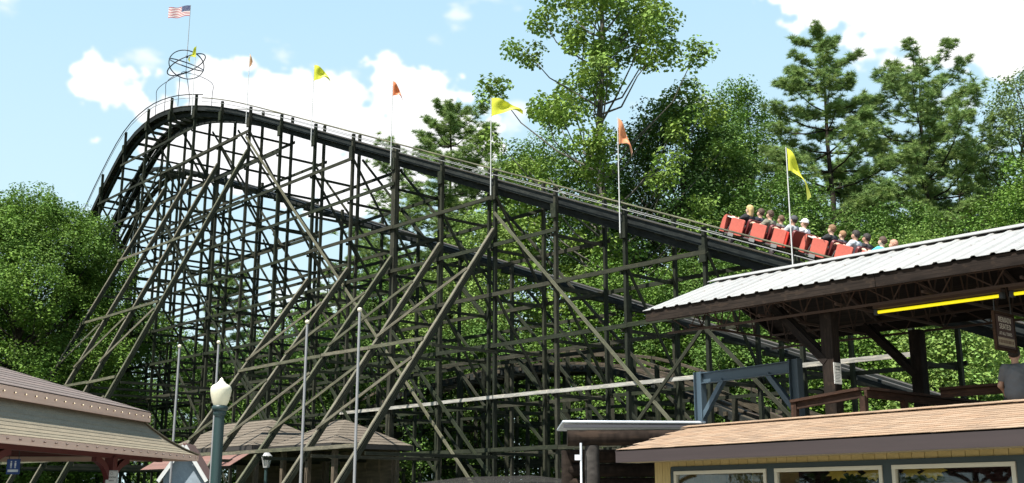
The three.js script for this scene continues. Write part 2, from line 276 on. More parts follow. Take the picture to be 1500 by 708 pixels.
/* ------------------------------------------------------------------ station with corrugated roof: local x runs down the lift, z towards the plaza */
const COAST = Math.atan2(0.744364, 0.667774) * -1;
const stO = L(-2.51, 0, -5.21);
{
  const st = thing('boarding_station', 'open boarding station under a pale corrugated metal roof', 'station', stO.toArray(), COAST);
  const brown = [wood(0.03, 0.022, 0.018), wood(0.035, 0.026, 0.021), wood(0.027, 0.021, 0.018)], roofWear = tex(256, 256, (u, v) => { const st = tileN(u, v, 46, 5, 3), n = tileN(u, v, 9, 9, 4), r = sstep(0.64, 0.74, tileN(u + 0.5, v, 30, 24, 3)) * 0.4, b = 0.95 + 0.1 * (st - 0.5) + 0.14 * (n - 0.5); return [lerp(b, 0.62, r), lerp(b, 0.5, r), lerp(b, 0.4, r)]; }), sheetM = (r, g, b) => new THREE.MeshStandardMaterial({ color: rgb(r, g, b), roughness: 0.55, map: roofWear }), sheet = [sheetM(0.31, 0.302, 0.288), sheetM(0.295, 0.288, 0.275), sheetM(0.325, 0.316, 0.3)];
  const EY = 5.1, RY = 5.97, RZ = -2.3, XL = 13.5;
  const panelGeo = (z0, y0, z1, y1) => { // ribbed sheet, 0.9 m wide, three ribs
    const prof = []; for (let i = 0; i < 3; i++) { const x = i * 0.3; prof.push([x, 0], [x + 0.2, 0], [x + 0.225, 0.026], [x + 0.275, 0.026]); } prof.push([0.9, 0]);
    const pos = [], idx = [], n = prof.length;
    for (const t of [0.003, -0.003]) for (const [z, y] of [[z0, y0], [z1, y1]]) for (const [x, h] of prof) pos.push(x, y + h + t, z);
    for (let i = 0; i + 1 < n; i++) { idx.push(i, i + 1, n + i, i + 1, n + i + 1, n + i); const o = 2 * n; idx.push(o + i, o + n + i, o + i + 1, o + i + 1, o + n + i, o + n + i + 1); idx.push(i, 2 * n + i, i + 1, i + 1, 2 * n + i, 2 * n + i + 1); }
    const g = new THREE.BufferGeometry(); g.setAttribute('position', new THREE.Float32BufferAttribute(pos, 3)); g.setAttribute('uv', new THREE.Float32BufferAttribute(pos.flatMap((_, i) => i % 3 ? [] : [pos[i] * 0.7, pos[i + 2] * 0.7]), 2)); g.setIndex(idx);
    const f = toCreasedNormals(g, 0.3); return f;
  };
  const front = panelGeo(0.0, EY, RZ, RY), rear = panelGeo(RZ, RY, RZ * 2, EY);
  for (let i = 0; i < 15; i++) for (const g of [front, rear]) { const p = part('roof_panel', g, sheet[(i * 7 + (g === rear)) % 3], st); p.position.x = i * 0.9; p.position.y = (i % 2) * 0.004; }
  part('ridge_cap', [new THREE.BoxGeometry(XL, 0.012, 0.3).rotateX(0.36).translate(XL / 2, RY + 0.012, RZ + 0.13), new THREE.BoxGeometry(XL, 0.012, 0.3).rotateX(-0.36).translate(XL / 2, RY + 0.012, RZ - 0.13)], sheet[0], st);
  board('fascia_board', V(0.05, EY - 0.11, -0.06), V(4.9, EY - 0.11, -0.06), 0.05, 0.2, brown[1], st); board('fascia_board', V(4.91, EY - 0.11, -0.06), V(9.6, EY - 0.11, -0.06), 0.05, 0.2, brown[0], st); board('fascia_board', V(9.61, EY - 0.11, -0.06), V(XL, EY - 0.11, -0.06), 0.05, 0.2, brown[1], st);
  board('fascia_board', V(0.05, EY - 0.11, RZ * 2 + 0.06), V(XL, EY - 0.11, RZ * 2 + 0.06), 0.05, 0.2, brown[2], st);
  for (const x of [0.06, XL - 0.06]) { board('rake_board', V(x, EY - 0.1, -0.09), V(x, RY - 0.12, RZ), 0.05, 0.17, brown[0], st); board('rake_board', V(x, EY - 0.1, RZ * 2 + 0.09), V(x, RY - 0.12, RZ), 0.05, 0.17, brown[2], st); }
  const bar = (a, b, r) => { const g = new THREE.BoxGeometry(r, r, a.distanceTo(b)); g.applyQuaternion(new THREE.Quaternion().setFromUnitVectors(V(0, 0, 1), b.clone().sub(a).normalize())); g.translate((a.x + b.x) / 2, (a.y + b.y) / 2, (a.z + b.z) / 2); return g; };
  for (const [z0, z1, y0, y1] of [[-0.12, RZ, EY - 0.02, RY - 0.07], [RZ, RZ * 2 + 0.12, RY - 0.07, EY - 0.02]]) for (let i = 0; i < 5; i++) { const q = t => V(0, lerp(y0, y1, t), lerp(z0, z1, t)), a = q((i + 0.5) / 5); const m = part('shade_board', new THREE.BoxGeometry(XL - 0.2, 0.02, 0.475).rotateX(Math.atan2(y1 - y0, z0 - z1)), brown[i % 3], st); m.position.set(XL / 2, a.y, a.z); }  // near-black boards added below the panels, painting the shade of the underside
  // open-web joists
  for (const z of [-0.5, -3.9]) {
    const j = part('joist_chord', [bar(V(0.2, 4.7, z), V(XL, 4.7, z), 0.04), bar(V(0.2, 4.98, z), V(XL, 4.98, z), 0.04)], rustSteel, st);
    for (let x = 0.3; x < XL - 0.9; x += 0.84) { part('web_bar', bar(V(x, 4.97, z), V(x + 0.42, 4.71, z), 0.018), rustSteel, j); part('web_bar', bar(V(x + 0.42, 4.71, z), V(x + 0.6, 4.97, z), 0.018), rustSteel, j); }
  }
  for (let x = 0.9; x < XL; x += 1.55) {
    const j = part('joist_chord', [bar(V(x, 4.76, -0.3), V(x, 4.76, -4.4), 0.04), bar(V(x, 5.02, -0.12), V(x, 5.86, RZ), 0.06), bar(V(x, 5.86, RZ), V(x, 5.02, RZ * 2 + 0.1), 0.06)], rustSteel, st);
    for (let z = -0.4; z > -4.2; z -= 0.55) { const top = q => 5.0 + 0.84 * (1 - Math.abs(q - RZ) / 2.3); part('web_bar', bar(V(x, top(z), z), V(x, 4.77, z - 0.27), 0.02), rustSteel, j); part('web_bar', bar(V(x, 4.77, z - 0.27), V(x, top(z - 0.5), z - 0.5), 0.02), rustSteel, j); }
  }
  for (let i = 0; i < 5; i++) board('purlin', V(0.1, 5.06 + 0.166 * i, -0.3 - 0.44 * i).add(V(0, -0.02, 0)), V(XL, 5.04 + 0.166 * i, -0.3 - 0.44 * i), 0.09, 0.05, brown, st);
  for (const x of [3.6, 8.2, 12.6]) for (const z of [-0.71, -3.7]) {
    board('post', V(x, -0.02, z), V(x, 4.7, z), 0.22, 0.22, brown, st, V(1, 0, 0));
    for (const q of [-0.09, 0.09]) board('knee_brace', V(x - 1.05, 4.9, z + q), V(x - 0.05, 3.85, z + q), 0.06, 0.13, brown, st);
  }
  // platform with a skirt
  for (let i = 0; i < 9; i++) board('floor_plank', V(3.15, 2.33, -0.45 - i * 0.46), V(13.2, 2.33, -0.45 - i * 0.46), 0.445, 0.05, deckWood, st);
  for (let i = 0; i < 6; i++) board('skirt_plank', V(3.15, 0.2 + i * 0.36, -0.24), V(13.2, 0.2 + i * 0.36, -0.24), 0.04, 0.34, brown, st);
  board('back_beam', V(3.15, 2.1, -4.4), V(13.2, 2.1, -4.4), 0.1, 0.3, brown, st);
  // timber railing with a corner
  const rails = thing('platform_railing', 'reddish brown timber railing turning a corner on the platform edge', 'railing', stO.toArray(), COAST);
  const rw = [wood(0.075, 0.042, 0.03), wood(0.065, 0.038, 0.028), wood(0.085, 0.048, 0.034)];
  const rail = (a, b) => { board('top_rail', a, b, 0.15, 0.045, rw, rails); board('side_rail', a.clone().add(V(0, -0.085, 0)), b.clone().add(V(0, -0.085, 0)), 0.045, 0.12, rw, rails); board('lower_rail', a.clone().add(V(0, -0.5, 0)), b.clone().add(V(0, -0.5, 0)), 0.045, 0.12, rw, rails); };
  rail(V(3.05, 3.2, -0.3), V(4.36, 3.32, -0.3)); rail(V(4.44, 3.32, -0.3), V(4.44, 3.32, -4.3)); rail(V(4.9, 3.38, -1.9), V(12.5, 3.38, -1.9));
  for (const [x, z] of [[3.1, -0.3], [4.4, -0.3], [4.44, -1.5], [4.44, -2.9], [4.44, -4.25], [6.6, -1.9], [8.8, -1.9], [11, -1.9]]) board('rail_post', V(x, 2.3, z), V(x, 3.2, z), 0.1, 0.1, rw, rails, V(1, 0, 0));

  // yellow tube lamps
  const glow = new THREE.MeshStandardMaterial({ color: rgb(0.6, 0.5, 0.02), emissive: rgb(0.36, 0.3, 0.002), roughness: 0.3 });
  for (const [x0, x1] of [[4.45, 6.60], [6.72, 8.9]]) {
    const p = V(x0, 4.61, -0.78).applyAxisAngle(V(0, 1, 0), COAST).add(stO);
    const l = thing('tube_lamp', x0 < 5 ? 'bright yellow fluorescent tube lamp beside the timber post under the station roof' : 'second yellow tube lamp farther in under the station roof', 'lamp', p.toArray(), COAST, 'yellow tube lamps');
    part('lamp_tube', new THREE.CylinderGeometry(0.026, 0.026, x1 - x0 - 0.1, 14).rotateZ(Math.PI / 2).translate((x1 - x0) / 2, 0, 0), glow, l);
    part('end_cap', box(0.06, 0.09, 0.09, 0.02), blackMetal, l); part('end_cap', box(0.06, 0.09, 0.09, x1 - x0 - 0.02), blackMetal, l);
    part('fixture_housing', box(x1 - x0, 0.05, 0.16, (x1 - x0) / 2, 0.08, 0), rustSteel, l);
    part('hanger', [box(0.02, 0.1, 0.02, 0.4, 0.14), box(0.02, 0.1, 0.02, x1 - x0 - 0.4, 0.14)], rustSteel, l);
  }
  // hanging safety sign
  const sp = V(6.42, 3.82, -1.1).applyAxisAngle(V(0, 1, 0), COAST).add(stO);
  const sg = thing('safety_sign', 'dark brown sign reading remain seated at all times, hung under the station roof', 'sign', sp.toArray(), COAST);
  part('sign_board', box(0.03, 0.56, 0.66, 0, 0.28, 0), wood(0.05, 0.022, 0.014), sg);
  part('sign_face', new THREE.PlaneGeometry(0.6, 0.5).rotateY(Math.PI / 2).translate(0.019, 0.28, 0), new THREE.MeshStandardMaterial({ roughness: 0.7, map: canvasTex(512, 427, (c, w, h) => { c.fillStyle = '#3a1a10'; c.fillRect(0, 0, w, h); c.fillStyle = '#cfc6b6'; c.textAlign = 'center'; c.font = 'bold 96px sans-serif'; c.fillText('REMAIN', w / 2, 92, 460); c.fillText('SEATED', w / 2, 182, 460); c.font = 'bold 58px sans-serif'; c.fillText('AT ALL TIMES', w / 2, 262, 470); c.strokeStyle = '#b9a98e'; c.lineWidth = 6; c.strokeRect(24, 300, w - 48, 96); c.fillStyle = '#a8987c'; c.fillRect(30, 306, w - 60, 84); c.fillStyle = '#5a3a26'; for (let i = 0; i < 11; i++) c.fillRect(44 + i * 39, 326, 24 + (i * 5) % 9, 46); }) }), sg);
  part('sign_frame', [box(0.04, 0.03, 0.7, 0, 0.565, 0), box(0.04, 0.03, 0.7, 0, -0.005, 0), box(0.04, 0.54, 0.03, 0, 0.28, 0.335), box(0.04, 0.54, 0.03, 0, 0.28, -0.335)], wood(0.09, 0.05, 0.03), sg);
  part('hanger', [box(0.012, 0.3, 0.012, 0, 0.72, 0.28), box(0.012, 0.3, 0.012, 0, 0.72, -0.28)], blackMetal, sg);
  // printed notice on the post
  const np = V(3.722, 3.47, -0.68).applyAxisAngle(V(0, 1, 0), COAST).add(stO);
  const nt = thing('paper_notice', 'white printed notice fixed to the dark station post', 'sign', np.toArray(), COAST);
  part('notice_panel', box(0.008, 0.36, 0.22, 0, 0.18, 0), std(0.6, 0.59, 0.56, 0.6), nt);
  part('notice_print', new THREE.PlaneGeometry(0.21, 0.35).rotateY(Math.PI / 2).translate(0.007, 0.18, 0), new THREE.MeshStandardMaterial({ roughness: 0.6, map: canvasTex(256, 420, (c, w, h) => { c.fillStyle = '#e8e5dc'; c.fillRect(0, 0, w, h); c.fillStyle = '#333'; for (let i = 0; i < 6; i++) { c.fillRect(38 + i * 31, 58, 22, 36); if (i < 5) c.fillRect(54 + i * 31, 112, 22, 36); } c.fillStyle = '#555'; for (let i = 0; i < 7; i++) c.fillRect(28 + (i % 3) * 8, 190 + i * 30, w - 60 - (i * 37) % 50, 11); }) }), nt);
}

/* ------------------------------------------------------------------ blue-grey steel portal beside the station */
function portal(name, label, o, turn, W, H, wid) {
  const blue = painted(0.055, 0.085, 0.11, 0.5), f = thing(name, label, 'steel frame', o, turn);
  const ibeam = (len, v) => { const gs = [box(wid, 0.015, len, 0, wid / 2 + 0.03, 0), box(wid, 0.015, len, 0, -wid / 2 - 0.03, 0), box(0.014, wid + 0.05, len)]; return gs.map(g => v ? g.rotateX(Math.PI / 2) : g.rotateY(Math.PI / 2)); };
  for (const x of [0, W]) { part('column', ibeam(H, true).map(g => g.rotateY(Math.PI / 2).translate(x, H / 2, 0)), blue, f); part('base_plate', box(0.3, 0.03, 0.3, x, 0.015, 0), blue, f); }
  part('beam', ibeam(W - wid - 0.08, false).map(g => g.translate(W / 2, H - 0.14, 0)), blue, f);
  for (const [x, s] of [[0.1, 1], [W - 0.1, -1]]) part('knee_brace', new THREE.BoxGeometry(0.1, 0.95, 0.1).rotateZ(-s * 0.72).translate(x + s * 0.28, H - 0.58, 0), blue, f);
}
portal('steel_portal', 'blue grey steel beam portal standing between the booth and the trestle', [3.86, 0, -22.78], -0.9908, 2.6, 4.13, 0.145);
{ const p = L(-8.2, 0, -2.4); portal('steel_portal', 'blue grey steel portal mostly hidden behind the timber railing', p.toArray(), COAST + 1.2, 1.5, 3.35, 0.16); }

/* ------------------------------------------------------------------ food booth: local x along its front, z towards the plaza */
const boothTurn = -0.9908, bO = [1.82, 0, -19.33];
{
  const b = thing('game_booth', 'booth with tan shingle roof, brown fascia and yellow board walls', 'booth', bO, boothTurn);
  const RY = 2.83, EY = 2.4, RZ = -1.6, XL = 10.2, pitch = Math.atan2(RY - EY, -RZ), SL = Math.hypot(RY - EY, RZ);
  const brown = painted(0.04, 0.027, 0.027, 0.6), dk = std(0.03, 0.025, 0.02, 0.9);
  part('roof_deck', [new THREE.BoxGeometry(XL, 0.05, SL).rotateX(pitch).translate(XL / 2, (EY + RY) / 2 - 0.045, RZ / 2), new THREE.BoxGeometry(XL, 0.05, SL).rotateX(-pitch).translate(XL / 2, (EY + RY) / 2 - 0.045, RZ * 1.5)], dk, b);
  part('roof_slope', new THREE.BoxGeometry(XL, 0.02, SL).rotateX(-pitch).translate(XL / 2, (EY + RY) / 2, RZ * 1.5), shingle(0.26, 0.17, 0.11), b);
  const mats = [[0.33, 0.228, 0.155], [0.30, 0.205, 0.138], [0.36, 0.255, 0.178], [0.27, 0.188, 0.13], [0.335, 0.222, 0.146]].map(c => shingle(...c)), rnd = mulberry(5), list = [];
  const tab = new THREE.BoxGeometry(0.297, 0.007, 0.15), rows = 13, step = SL / rows;
  for (let r = 0; r < rows; r++) for (let x = -0.02 + (r % 3) * 0.1; x < XL - 0.1; x += 0.3) {
    const t = (r + 0.5) * step; list.push({ x: Math.min(x + 0.15 + (rnd() - 0.5) * 0.006, XL - 0.1), y: EY + Math.sin(pitch) * t + 0.006 + rnd() * 0.003, z: -Math.cos(pitch) * t + 0.01, m: mats[Math.floor(rnd() * 5)], r });
  }
  list.sort((p, q) => p.x < 9.2 !== q.x < 9.2 ? (p.x < 9.2 ? -1 : 1) : p.r - q.r);
  const rest = [];
  list.forEach((s, i) => {
    const tilt = pitch - 0.05;
    if (i < 300) { const m = part('shingle', tab, s.m, b); m.position.set(s.x, s.y, s.z); m.rotation.x = tilt; } else rest.push(tab.clone().rotateX(tilt).translate(s.x, s.y, s.z));
  });
  const field = part('shingle', rest, mats[0], b); field.userData.kind = 'stuff';
  for (let x = 0; x < XL - 0.2; x += 0.25) { part('ridge_shingle', ridgeGeo(), mats[Math.floor(rnd() * 5)], b).position.set(x + 0.13, RY + 0.035 + rnd() * 0.004, RZ); }
  part('fascia', [box(XL + 0.06, 0.19, 0.03, XL / 2, EY - 0.115, 0.012), box(XL + 0.06, 0.19, 0.03, XL / 2, EY - 0.115, RZ * 2 - 0.012)], brown, b);
  for (const x of [-0.02, XL + 0.02]) part('rake_board', [new THREE.BoxGeometry(0.03, 0.19, SL + 0.02).rotateX(pitch).translate(x, (EY + RY) / 2 - 0.1, RZ / 2), new THREE.BoxGeometry(0.03, 0.19, SL + 0.02).rotateX(-pitch).translate(x, (EY + RY) / 2 - 0.1, RZ * 1.5)], brown, b);
  part('soffit', [box(XL - 0.04, 0.02, 0.42, XL / 2, EY - 0.2, -0.22), box(XL - 0.04, 0.02, 0.42, XL / 2, EY - 0.2, RZ * 2 + 0.22)], std(0.2, 0.16, 0.09), b);
  // walls: grooved yellow boards round the window opening
  const yel = [painted(0.42, 0.30, 0.11, 0.7), painted(0.40, 0.285, 0.10, 0.7), painted(0.44, 0.315, 0.12, 0.7)], wz = -0.45, wx0 = 0.44, wx1 = 9.8;
  let i = 0;
  for (let x = wx0; x < wx1 - 0.05; x += 0.2, i++) {
    const left = x < 0.8, w = 0.192;
    part('siding_board', left ? box(w, 2.2, 0.025, x + 0.1, 1.1, wz) : box(w, 0.11, 0.025, x + 0.1, 2.145, wz), yel[i % 3], b);
    if (!left) part('siding_board', box(w, 0.78, 0.025, x + 0.1, 0.39, wz), yel[(i + 1) % 3], b);
  }
  part('wall_backing', [box(wx1 - wx0, 0.14, 0.03, (wx0 + wx1) / 2, 2.13, wz - 0.03), box(wx1 - wx0, 0.8, 0.03, (wx0 + wx1) / 2, 0.4, wz - 0.03), box(0.42, 2.2, 0.03, wx0 + 0.21, 1.1, wz - 0.03)], std(0.12, 0.08, 0.03), b);
  for (let z = wz - 0.05; z > -2.7; z -= 0.2) part('siding_board', box(0.025, 2.5, 0.192, wx0, 1.25, z - 0.1), yel[(i++) % 3], b);
  part('wall', [box(0.04, 2.5, 2.25, wx1, 1.25, -1.6), box(wx1 - wx0, 2.2, 0.04, (wx0 + wx1) / 2, 1.1, -2.75)], yel[0], b);
  part('floor', box(wx1 - wx0 - 0.1, 0.08, 2.2, (wx0 + wx1) / 2, 0.04, -1.6), std(0.2, 0.19, 0.18), b);
  part('counter', box(8.4, 0.05, 0.5, 5.1, 0.95, -0.8), std(0.3, 0.25, 0.2), b);
  const grn = painted(0.012, 0.026, 0.026, 0.5), cream = painted(0.52, 0.47, 0.36, 0.55);
  part('window_surround', [box(8.5, 0.075, 0.05, 5.13, 2.07, wz + 0.01), box(8.5, 0.08, 0.05, 5.13, 0.82, wz + 0.01)], grn, b);
  const glass = new THREE.MeshPhysicalMaterial({ color: rgb(0.95, 0.97, 0.96), transmission: 1, roughness: 0.02, thickness: 0, ior: 1.5 });
  const spans = [[0.96, 3.04], [3.21, 5.17], [5.33, 7.13], [7.3, 9.2]];
  for (const x of [0.91, 3.125, 5.25, 7.215, 9.28]) part('mullion', box(x === 0.91 ? 0.08 : 0.15, 1.17, 0.05, x, 1.448, wz + 0.01), grn, b);
  for (const [x0, x1] of spans) {
    const w = part('window', [box(x1 - x0, 0.055, 0.06, (x0 + x1) / 2, 2.003, wz + 0.02), box(x1 - x0, 0.05, 0.06, (x0 + x1) / 2, 0.89, wz + 0.02), box(0.055, 1.06, 0.06, x0 + 0.028, 1.446, wz + 0.02), box(0.055, 1.06, 0.06, x1 - 0.028, 1.446, wz + 0.02)], cream, b);
    part('pane', box(x1 - x0 - 0.11, 1.06, 0.006, (x0 + x1) / 2, 1.446, wz + 0.01), glass, w);
  }
  // yellow bunting inside
  const yf = std(0.2, 0.13, 0.01, 0.9);
  for (const [x, y, r] of [[4.25, 1.95, 0.2], [4.55, 1.98, 0.16], [4.9, 1.94, 0.21], [5.5, 1.96, 0.19], [5.85, 1.95, 0.22]]) { const s = new THREE.Shape(), n = 18; for (let k = 0; k <= n; k++) { const a = k / n * 6.283, q = r * (k % 2 ? 0.62 : 1) * (0.75 + 0.4 * hash2(k % n, Math.round(x * 10))); if (k) s.lineTo(x + q * Math.cos(a), y + q * 0.6 * Math.sin(a)); else s.moveTo(x + q, y); } part('paper_leaf', new THREE.ExtrudeGeometry(s, { depth: 0.006, bevelEnabled: false }).translate(0, 0, wz - 0.1 - r * 0.1), yf, b); }
  part('shelf', [box(3, 0.03, 0.3, 2.4, 1.75, -2.5), box(3, 0.03, 0.3, 6.4, 1.75, -2.5)], std(0.3, 0.29, 0.27), b);
}
function ridgeGeo() { return ridgeGeo.g ??= mergeGeometries([new THREE.BoxGeometry(0.245, 0.01, 0.15).rotateX(0.22).translate(0, -0.012, 0.07), new THREE.BoxGeometry(0.245, 0.01, 0.15).rotateX(-0.22).translate(0, -0.012, -0.07)]); }

/* ------------------------------------------------------------------ dark log shed with a white roof edge */
{
  const s = thing('log_shed', 'dark log shed with a flat roof edged in white', 'shed', [0.98, 0, -21.5]);
  const log = [wood(0.04, 0.028, 0.022, 0.95), wood(0.034, 0.025, 0.02, 0.95)], bark = wood(0.08, 0.072, 0.066, 0.95);
  part('roof', [new RoundedBoxGeometry(2.75, 0.05, 2.7, 3, 0.02).rotateZ(-0.006).translate(1.36, 3.02, -1.25)], painted(0.62, 0.66, 0.72, 0.4), s);
  part('gutter', [box(2.7, 0.06, 0.06, 1.36, 2.945, 0.05)], std(0.05, 0.05, 0.06), s);
  const roundLog = (a, b, r, mat, name) => { const g = rod(a, b, r, r * 0.93, 14), p = g.attributes.position; for (let i = 0; i < p.count; i++) { const n = 1 + 0.05 * Math.sin(i * 12.9); p.setXYZ(i, p.getX(i), p.getY(i) + 0.006 * Math.sin(i * 7.7), p.getZ(i) * 1 + 0.008 * (n - 1)); } part(name, g, mat, s); };
  roundLog(V(0.08, 2.72, 0), V(2.6, 2.74, 0), 0.16, log[0], 'fascia_log');
  for (const [x, z, m] of [[0.55, -0.02, bark], [2.35, -0.02, log[1]], [0.2, -2.3, log[1]], [2.4, -2.3, log[1]]]) roundLog(V(x, -0.03, z), V(x, 2.58, z), 0.15, m, 'log_post');
  for (let i = 0; i < 9; i++) roundLog(V(0.2, 0.14 + i * 0.29, -2.3), V(2.4, 0.14 + i * 0.29, -2.3), 0.15, log[i % 2], 'wall_log');
  for (let i = 0; i < 9; i++) { roundLog(V(2.42, 0.14 + i * 0.29, -0.2), V(2.42, 0.14 + i * 0.29, -2.2), 0.14, log[i % 2], 'wall_log'); }
  const d = thing('drain_pipe', 'thin white drain pipe on the corner of the log shed', 'pipe', [1.31, 0, -21.34]);
  part('pipe', cyl(0.022, 0.022, 2.62), std(0.6, 0.62, 0.66, 0.4), d); part('bracket', box(0.12, 0.1, 0.05, -0.06, 2.35, 0), std(0.6, 0.62, 0.66, 0.4), d);
}

/* ------------------------------------------------------------------ two-tier pavilion: local x towards the camera from its far eave, z inwards from its near side */
{
  const p = thing('picnic_pavilion', 'open pavilion with a two tier shingle roof, pink fascia boards and red posts', 'pavilion', [-7.62, 0, -27.3], -1.6423);
  const XL = 16, ZL = 12, pink = painted(0.82, 0.55, 0.43, 0.6), red = painted(0.13, 0.022, 0.02, 0.6), sh = [shingle(0.25, 0.21, 0.15), shingle(0.235, 0.2, 0.143), shingle(0.262, 0.218, 0.155)], sh2 = [shingle(0.165, 0.128, 0.118), shingle(0.15, 0.118, 0.108), shingle(0.18, 0.138, 0.125)];
  // prism between an outer line and an inner, higher one
  const strip = (a, b, c, d, th) => { const g = new THREE.BufferGeometry(), v = [a, b, c, d, ...[a, b, c, d].map(q => [q[0], q[1] - th, q[2]])]; g.setAttribute('position', new THREE.Float32BufferAttribute(v.flat(), 3)); g.setAttribute('uv', new THREE.Float32BufferAttribute(v.flatMap(q => [q[0] * 0.8 + q[2] * 0.3, q[1] * 2 + q[2] * 0.6]), 2)); g.setIndex([0, 1, 2, 0, 2, 3, 4, 6, 5, 4, 7, 6, 0, 4, 5, 0, 5, 1, 1, 5, 6, 1, 6, 2, 2, 6, 7, 2, 7, 3, 3, 7, 4, 3, 4, 0]); const n = g.toNonIndexed(); n.computeVertexNormals(); return n; };
  const courses = (n, prof, mats, name) => { // prof(t) -> [inset x, inset z, y]
    for (let i = 0; i < n; i++) {
      const lo = prof(i / n), hi = prof((i + 1) / n + 0.02), lift = 0.016, y0 = lo[2] + lift, y1 = hi[2] + 0.004;
      part(name, strip([lo[0], y0, lo[1]], [hi[0], y1, hi[1]], [XL - hi[0], y1, hi[1]], [XL - lo[0], y0, lo[1]], 0.014), mats[i % 3], p);
      part(name, strip([lo[0], y0, ZL - lo[1]], [XL - lo[0], y0, ZL - lo[1]], [XL - hi[0], y1, ZL - hi[1]], [hi[0], y1, ZL - hi[1]], 0.014), mats[(i + 1) % 3], p);
      part(name, strip([lo[0], y0, lo[1]], [lo[0], y0, ZL - lo[1]], [hi[0], y1, ZL - hi[1]], [hi[0], y1, hi[1]], 0.014), mats[(i + 2) % 3], p);
      part(name, strip([XL - lo[0], y0, lo[1]], [XL - hi[0], y1, hi[1]], [XL - hi[0], y1, ZL - hi[1]], [XL - lo[0], y0, ZL - lo[1]], 0.014), mats[i % 3], p);
    }
  };
  const lowP = t => [1.75 * t, 0.86 * t, 2.6 + 0.42 * t + 0.38 * t * t], upP = t => [1.5 + 5.0 * t, 0.66 + 5.3 * t, 3.53 + 1.75 * t];
  courses(9, lowP, sh, 'shingle_course'); courses(16, upP, sh2, 'upper_shingle_course');
  part('ridge_cap', box(4, 0.06, 0.3, XL / 2, 5.3, ZL / 2), sh2[0], p);
  const ring = (ix, iz, y, h, t, mat, name) => { part(name, box(XL - 2 * ix, h, t, XL / 2, y, iz), mat, p); part(name, box(XL - 2 * ix, h, t, XL / 2, y, ZL - iz), mat, p); part(name, box(t, h, ZL - 2 * iz - 2 * t, ix + t / 2, y, ZL / 2), mat, p); part(name, box(t, h, ZL - 2 * iz - 2 * t, XL - ix - t / 2, y, ZL / 2), mat, p); };
  ring(-0.01, 0.0, 2.535, 0.135, 0.03, pink, 'lower_fascia'); ring(1.48, 0.66, 3.41, 0.215, 0.03, pink, 'upper_fascia');
  ring(1.6, 0.83, 3.31, 0.02, 0.28, std(0.2, 0.13, 0.1), 'soffit');
  // hip boards
  for (const z of [0, 1]) for (const x of [0, 1]) { const q = t => { const [a, b, y] = lowP(t); return V(x ? XL - a : a, y + 0.02, z ? ZL - b : b); }; for (let i = 0; i < 4; i++) board('hip_cap', q(i / 4), q((i + 1) / 4), 0.14, 0.02, sh[2], p); }
  // bulbs
  const lit = new THREE.MeshStandardMaterial({ color: rgb(0.85, 0.8, 0.68), roughness: 0.2, emissive: rgb(0.55, 0.42, 0.22) }), off = std(0.1, 0.06, 0.045, 0.25), bulbGeo = new THREE.SphereGeometry(0.014, 8, 6), socketGeo = new THREE.CylinderGeometry(0.014, 0.014, 0.05, 6).rotateX(Math.PI / 2);
  for (let x = 1.62; x < 13; x += 0.38) { const b = part('bulb', bulbGeo, lit, p); b.position.set(x, 3.42, 0.618); const s = part('socket', socketGeo, off, b); s.position.z = 0.018; }
  for (let x = 0.2; x < 15; x += 0.42) { const b = part('unlit_bulb', bulbGeo, off, p); b.position.set(x, 2.55, -0.045); const s = part('socket', socketGeo, off, b); s.position.z = 0.018; }
  // posts, beams, arched braces
  const arch = (dir) => { const s = new THREE.Shape(); s.moveTo(0, 0); s.quadraticCurveTo(0.05, 0.62, 0.78, 0.72); s.lineTo(0.78, 0.84); s.quadraticCurveTo(-0.02, 0.78, -0.06, 0.1); s.lineTo(0, 0); const g = new THREE.ExtrudeGeometry(s, { depth: 0.1, bevelEnabled: false }).translate(0.06, 1.62, -0.05); return g.rotateY(dir); };
  for (const z of [0.71, ZL - 0.71]) {
    part('plate_beam', box(XL - 1.2, 0.14, 0.14, XL / 2, 2.5, z), red, p);
    for (const x of [3.3, 8.4, 13.5]) { part('post', rbox(0.2, 2.5, 0.2, 0.012, x, 1.22, z), red, p); part('arched_brace', arch(0).translate(x, 0, z), red, p); part('arched_brace', arch(Math.PI).translate(x, 0, z), red, p); }
  }
  for (let x = 0.8; x < XL; x += 1.1) part('rafter', box(0.07, 0.12, ZL - 1.2, x, 2.62, ZL / 2), red, p);
  const toW = (x, y, z) => V(x, y, z).applyAxisAngle(V(0, 1, 0), -1.6423).add(V(-7.62, 0, -27.3));
  // signs hung on it
  const s1 = thing('area_sign', 'small white sign reading smoking area on the pavilion post', 'sign', toW(3.46, 1.88, 0.6).toArray(), -1.6423 + Math.PI / 2);
  part('sign_panel', box(0.26, 0.29, 0.012, 0, 0.145, 0), std(0.6, 0.6, 0.58, 0.5), s1);
  part('sign_print', new THREE.PlaneGeometry(0.25, 0.28).translate(0, 0.145, 0.009), new THREE.MeshStandardMaterial({ roughness: 0.5, map: canvasTex(256, 287, (c, w, h) => { c.fillStyle = '#d8d6d2'; c.fillRect(0, 0, w, h); c.strokeStyle = '#333'; c.lineWidth = 5; c.strokeRect(8, 8, w - 16, h - 16); c.beginPath(); c.arc(w / 2, 58, 26, 0, 7); c.stroke(); c.fillStyle = '#333'; c.textAlign = 'center'; c.font = 'bold 46px sans-serif'; c.fillText('SMOKING', w / 2, 158, 224); c.fillText('AREA', w / 2, 226, 150); }) }), s1);
  const s2 = thing('green_panel', 'small dark green board on the pavilion post below the smoking sign', 'sign', toW(3.46, 1.55, 0.68).toArray(), -1.6423 + Math.PI / 2);
  part('board', box(0.3, 0.28, 0.015, 0, 0.14, 0), painted(0.05, 0.08, 0.06), s2);
  const s3 = thing('restroom_sign', 'small blue sign with two white figures hung inside the pavilion', 'sign', toW(6.9, 2.02, 0.95).toArray(), -1.6423 + Math.PI / 2);
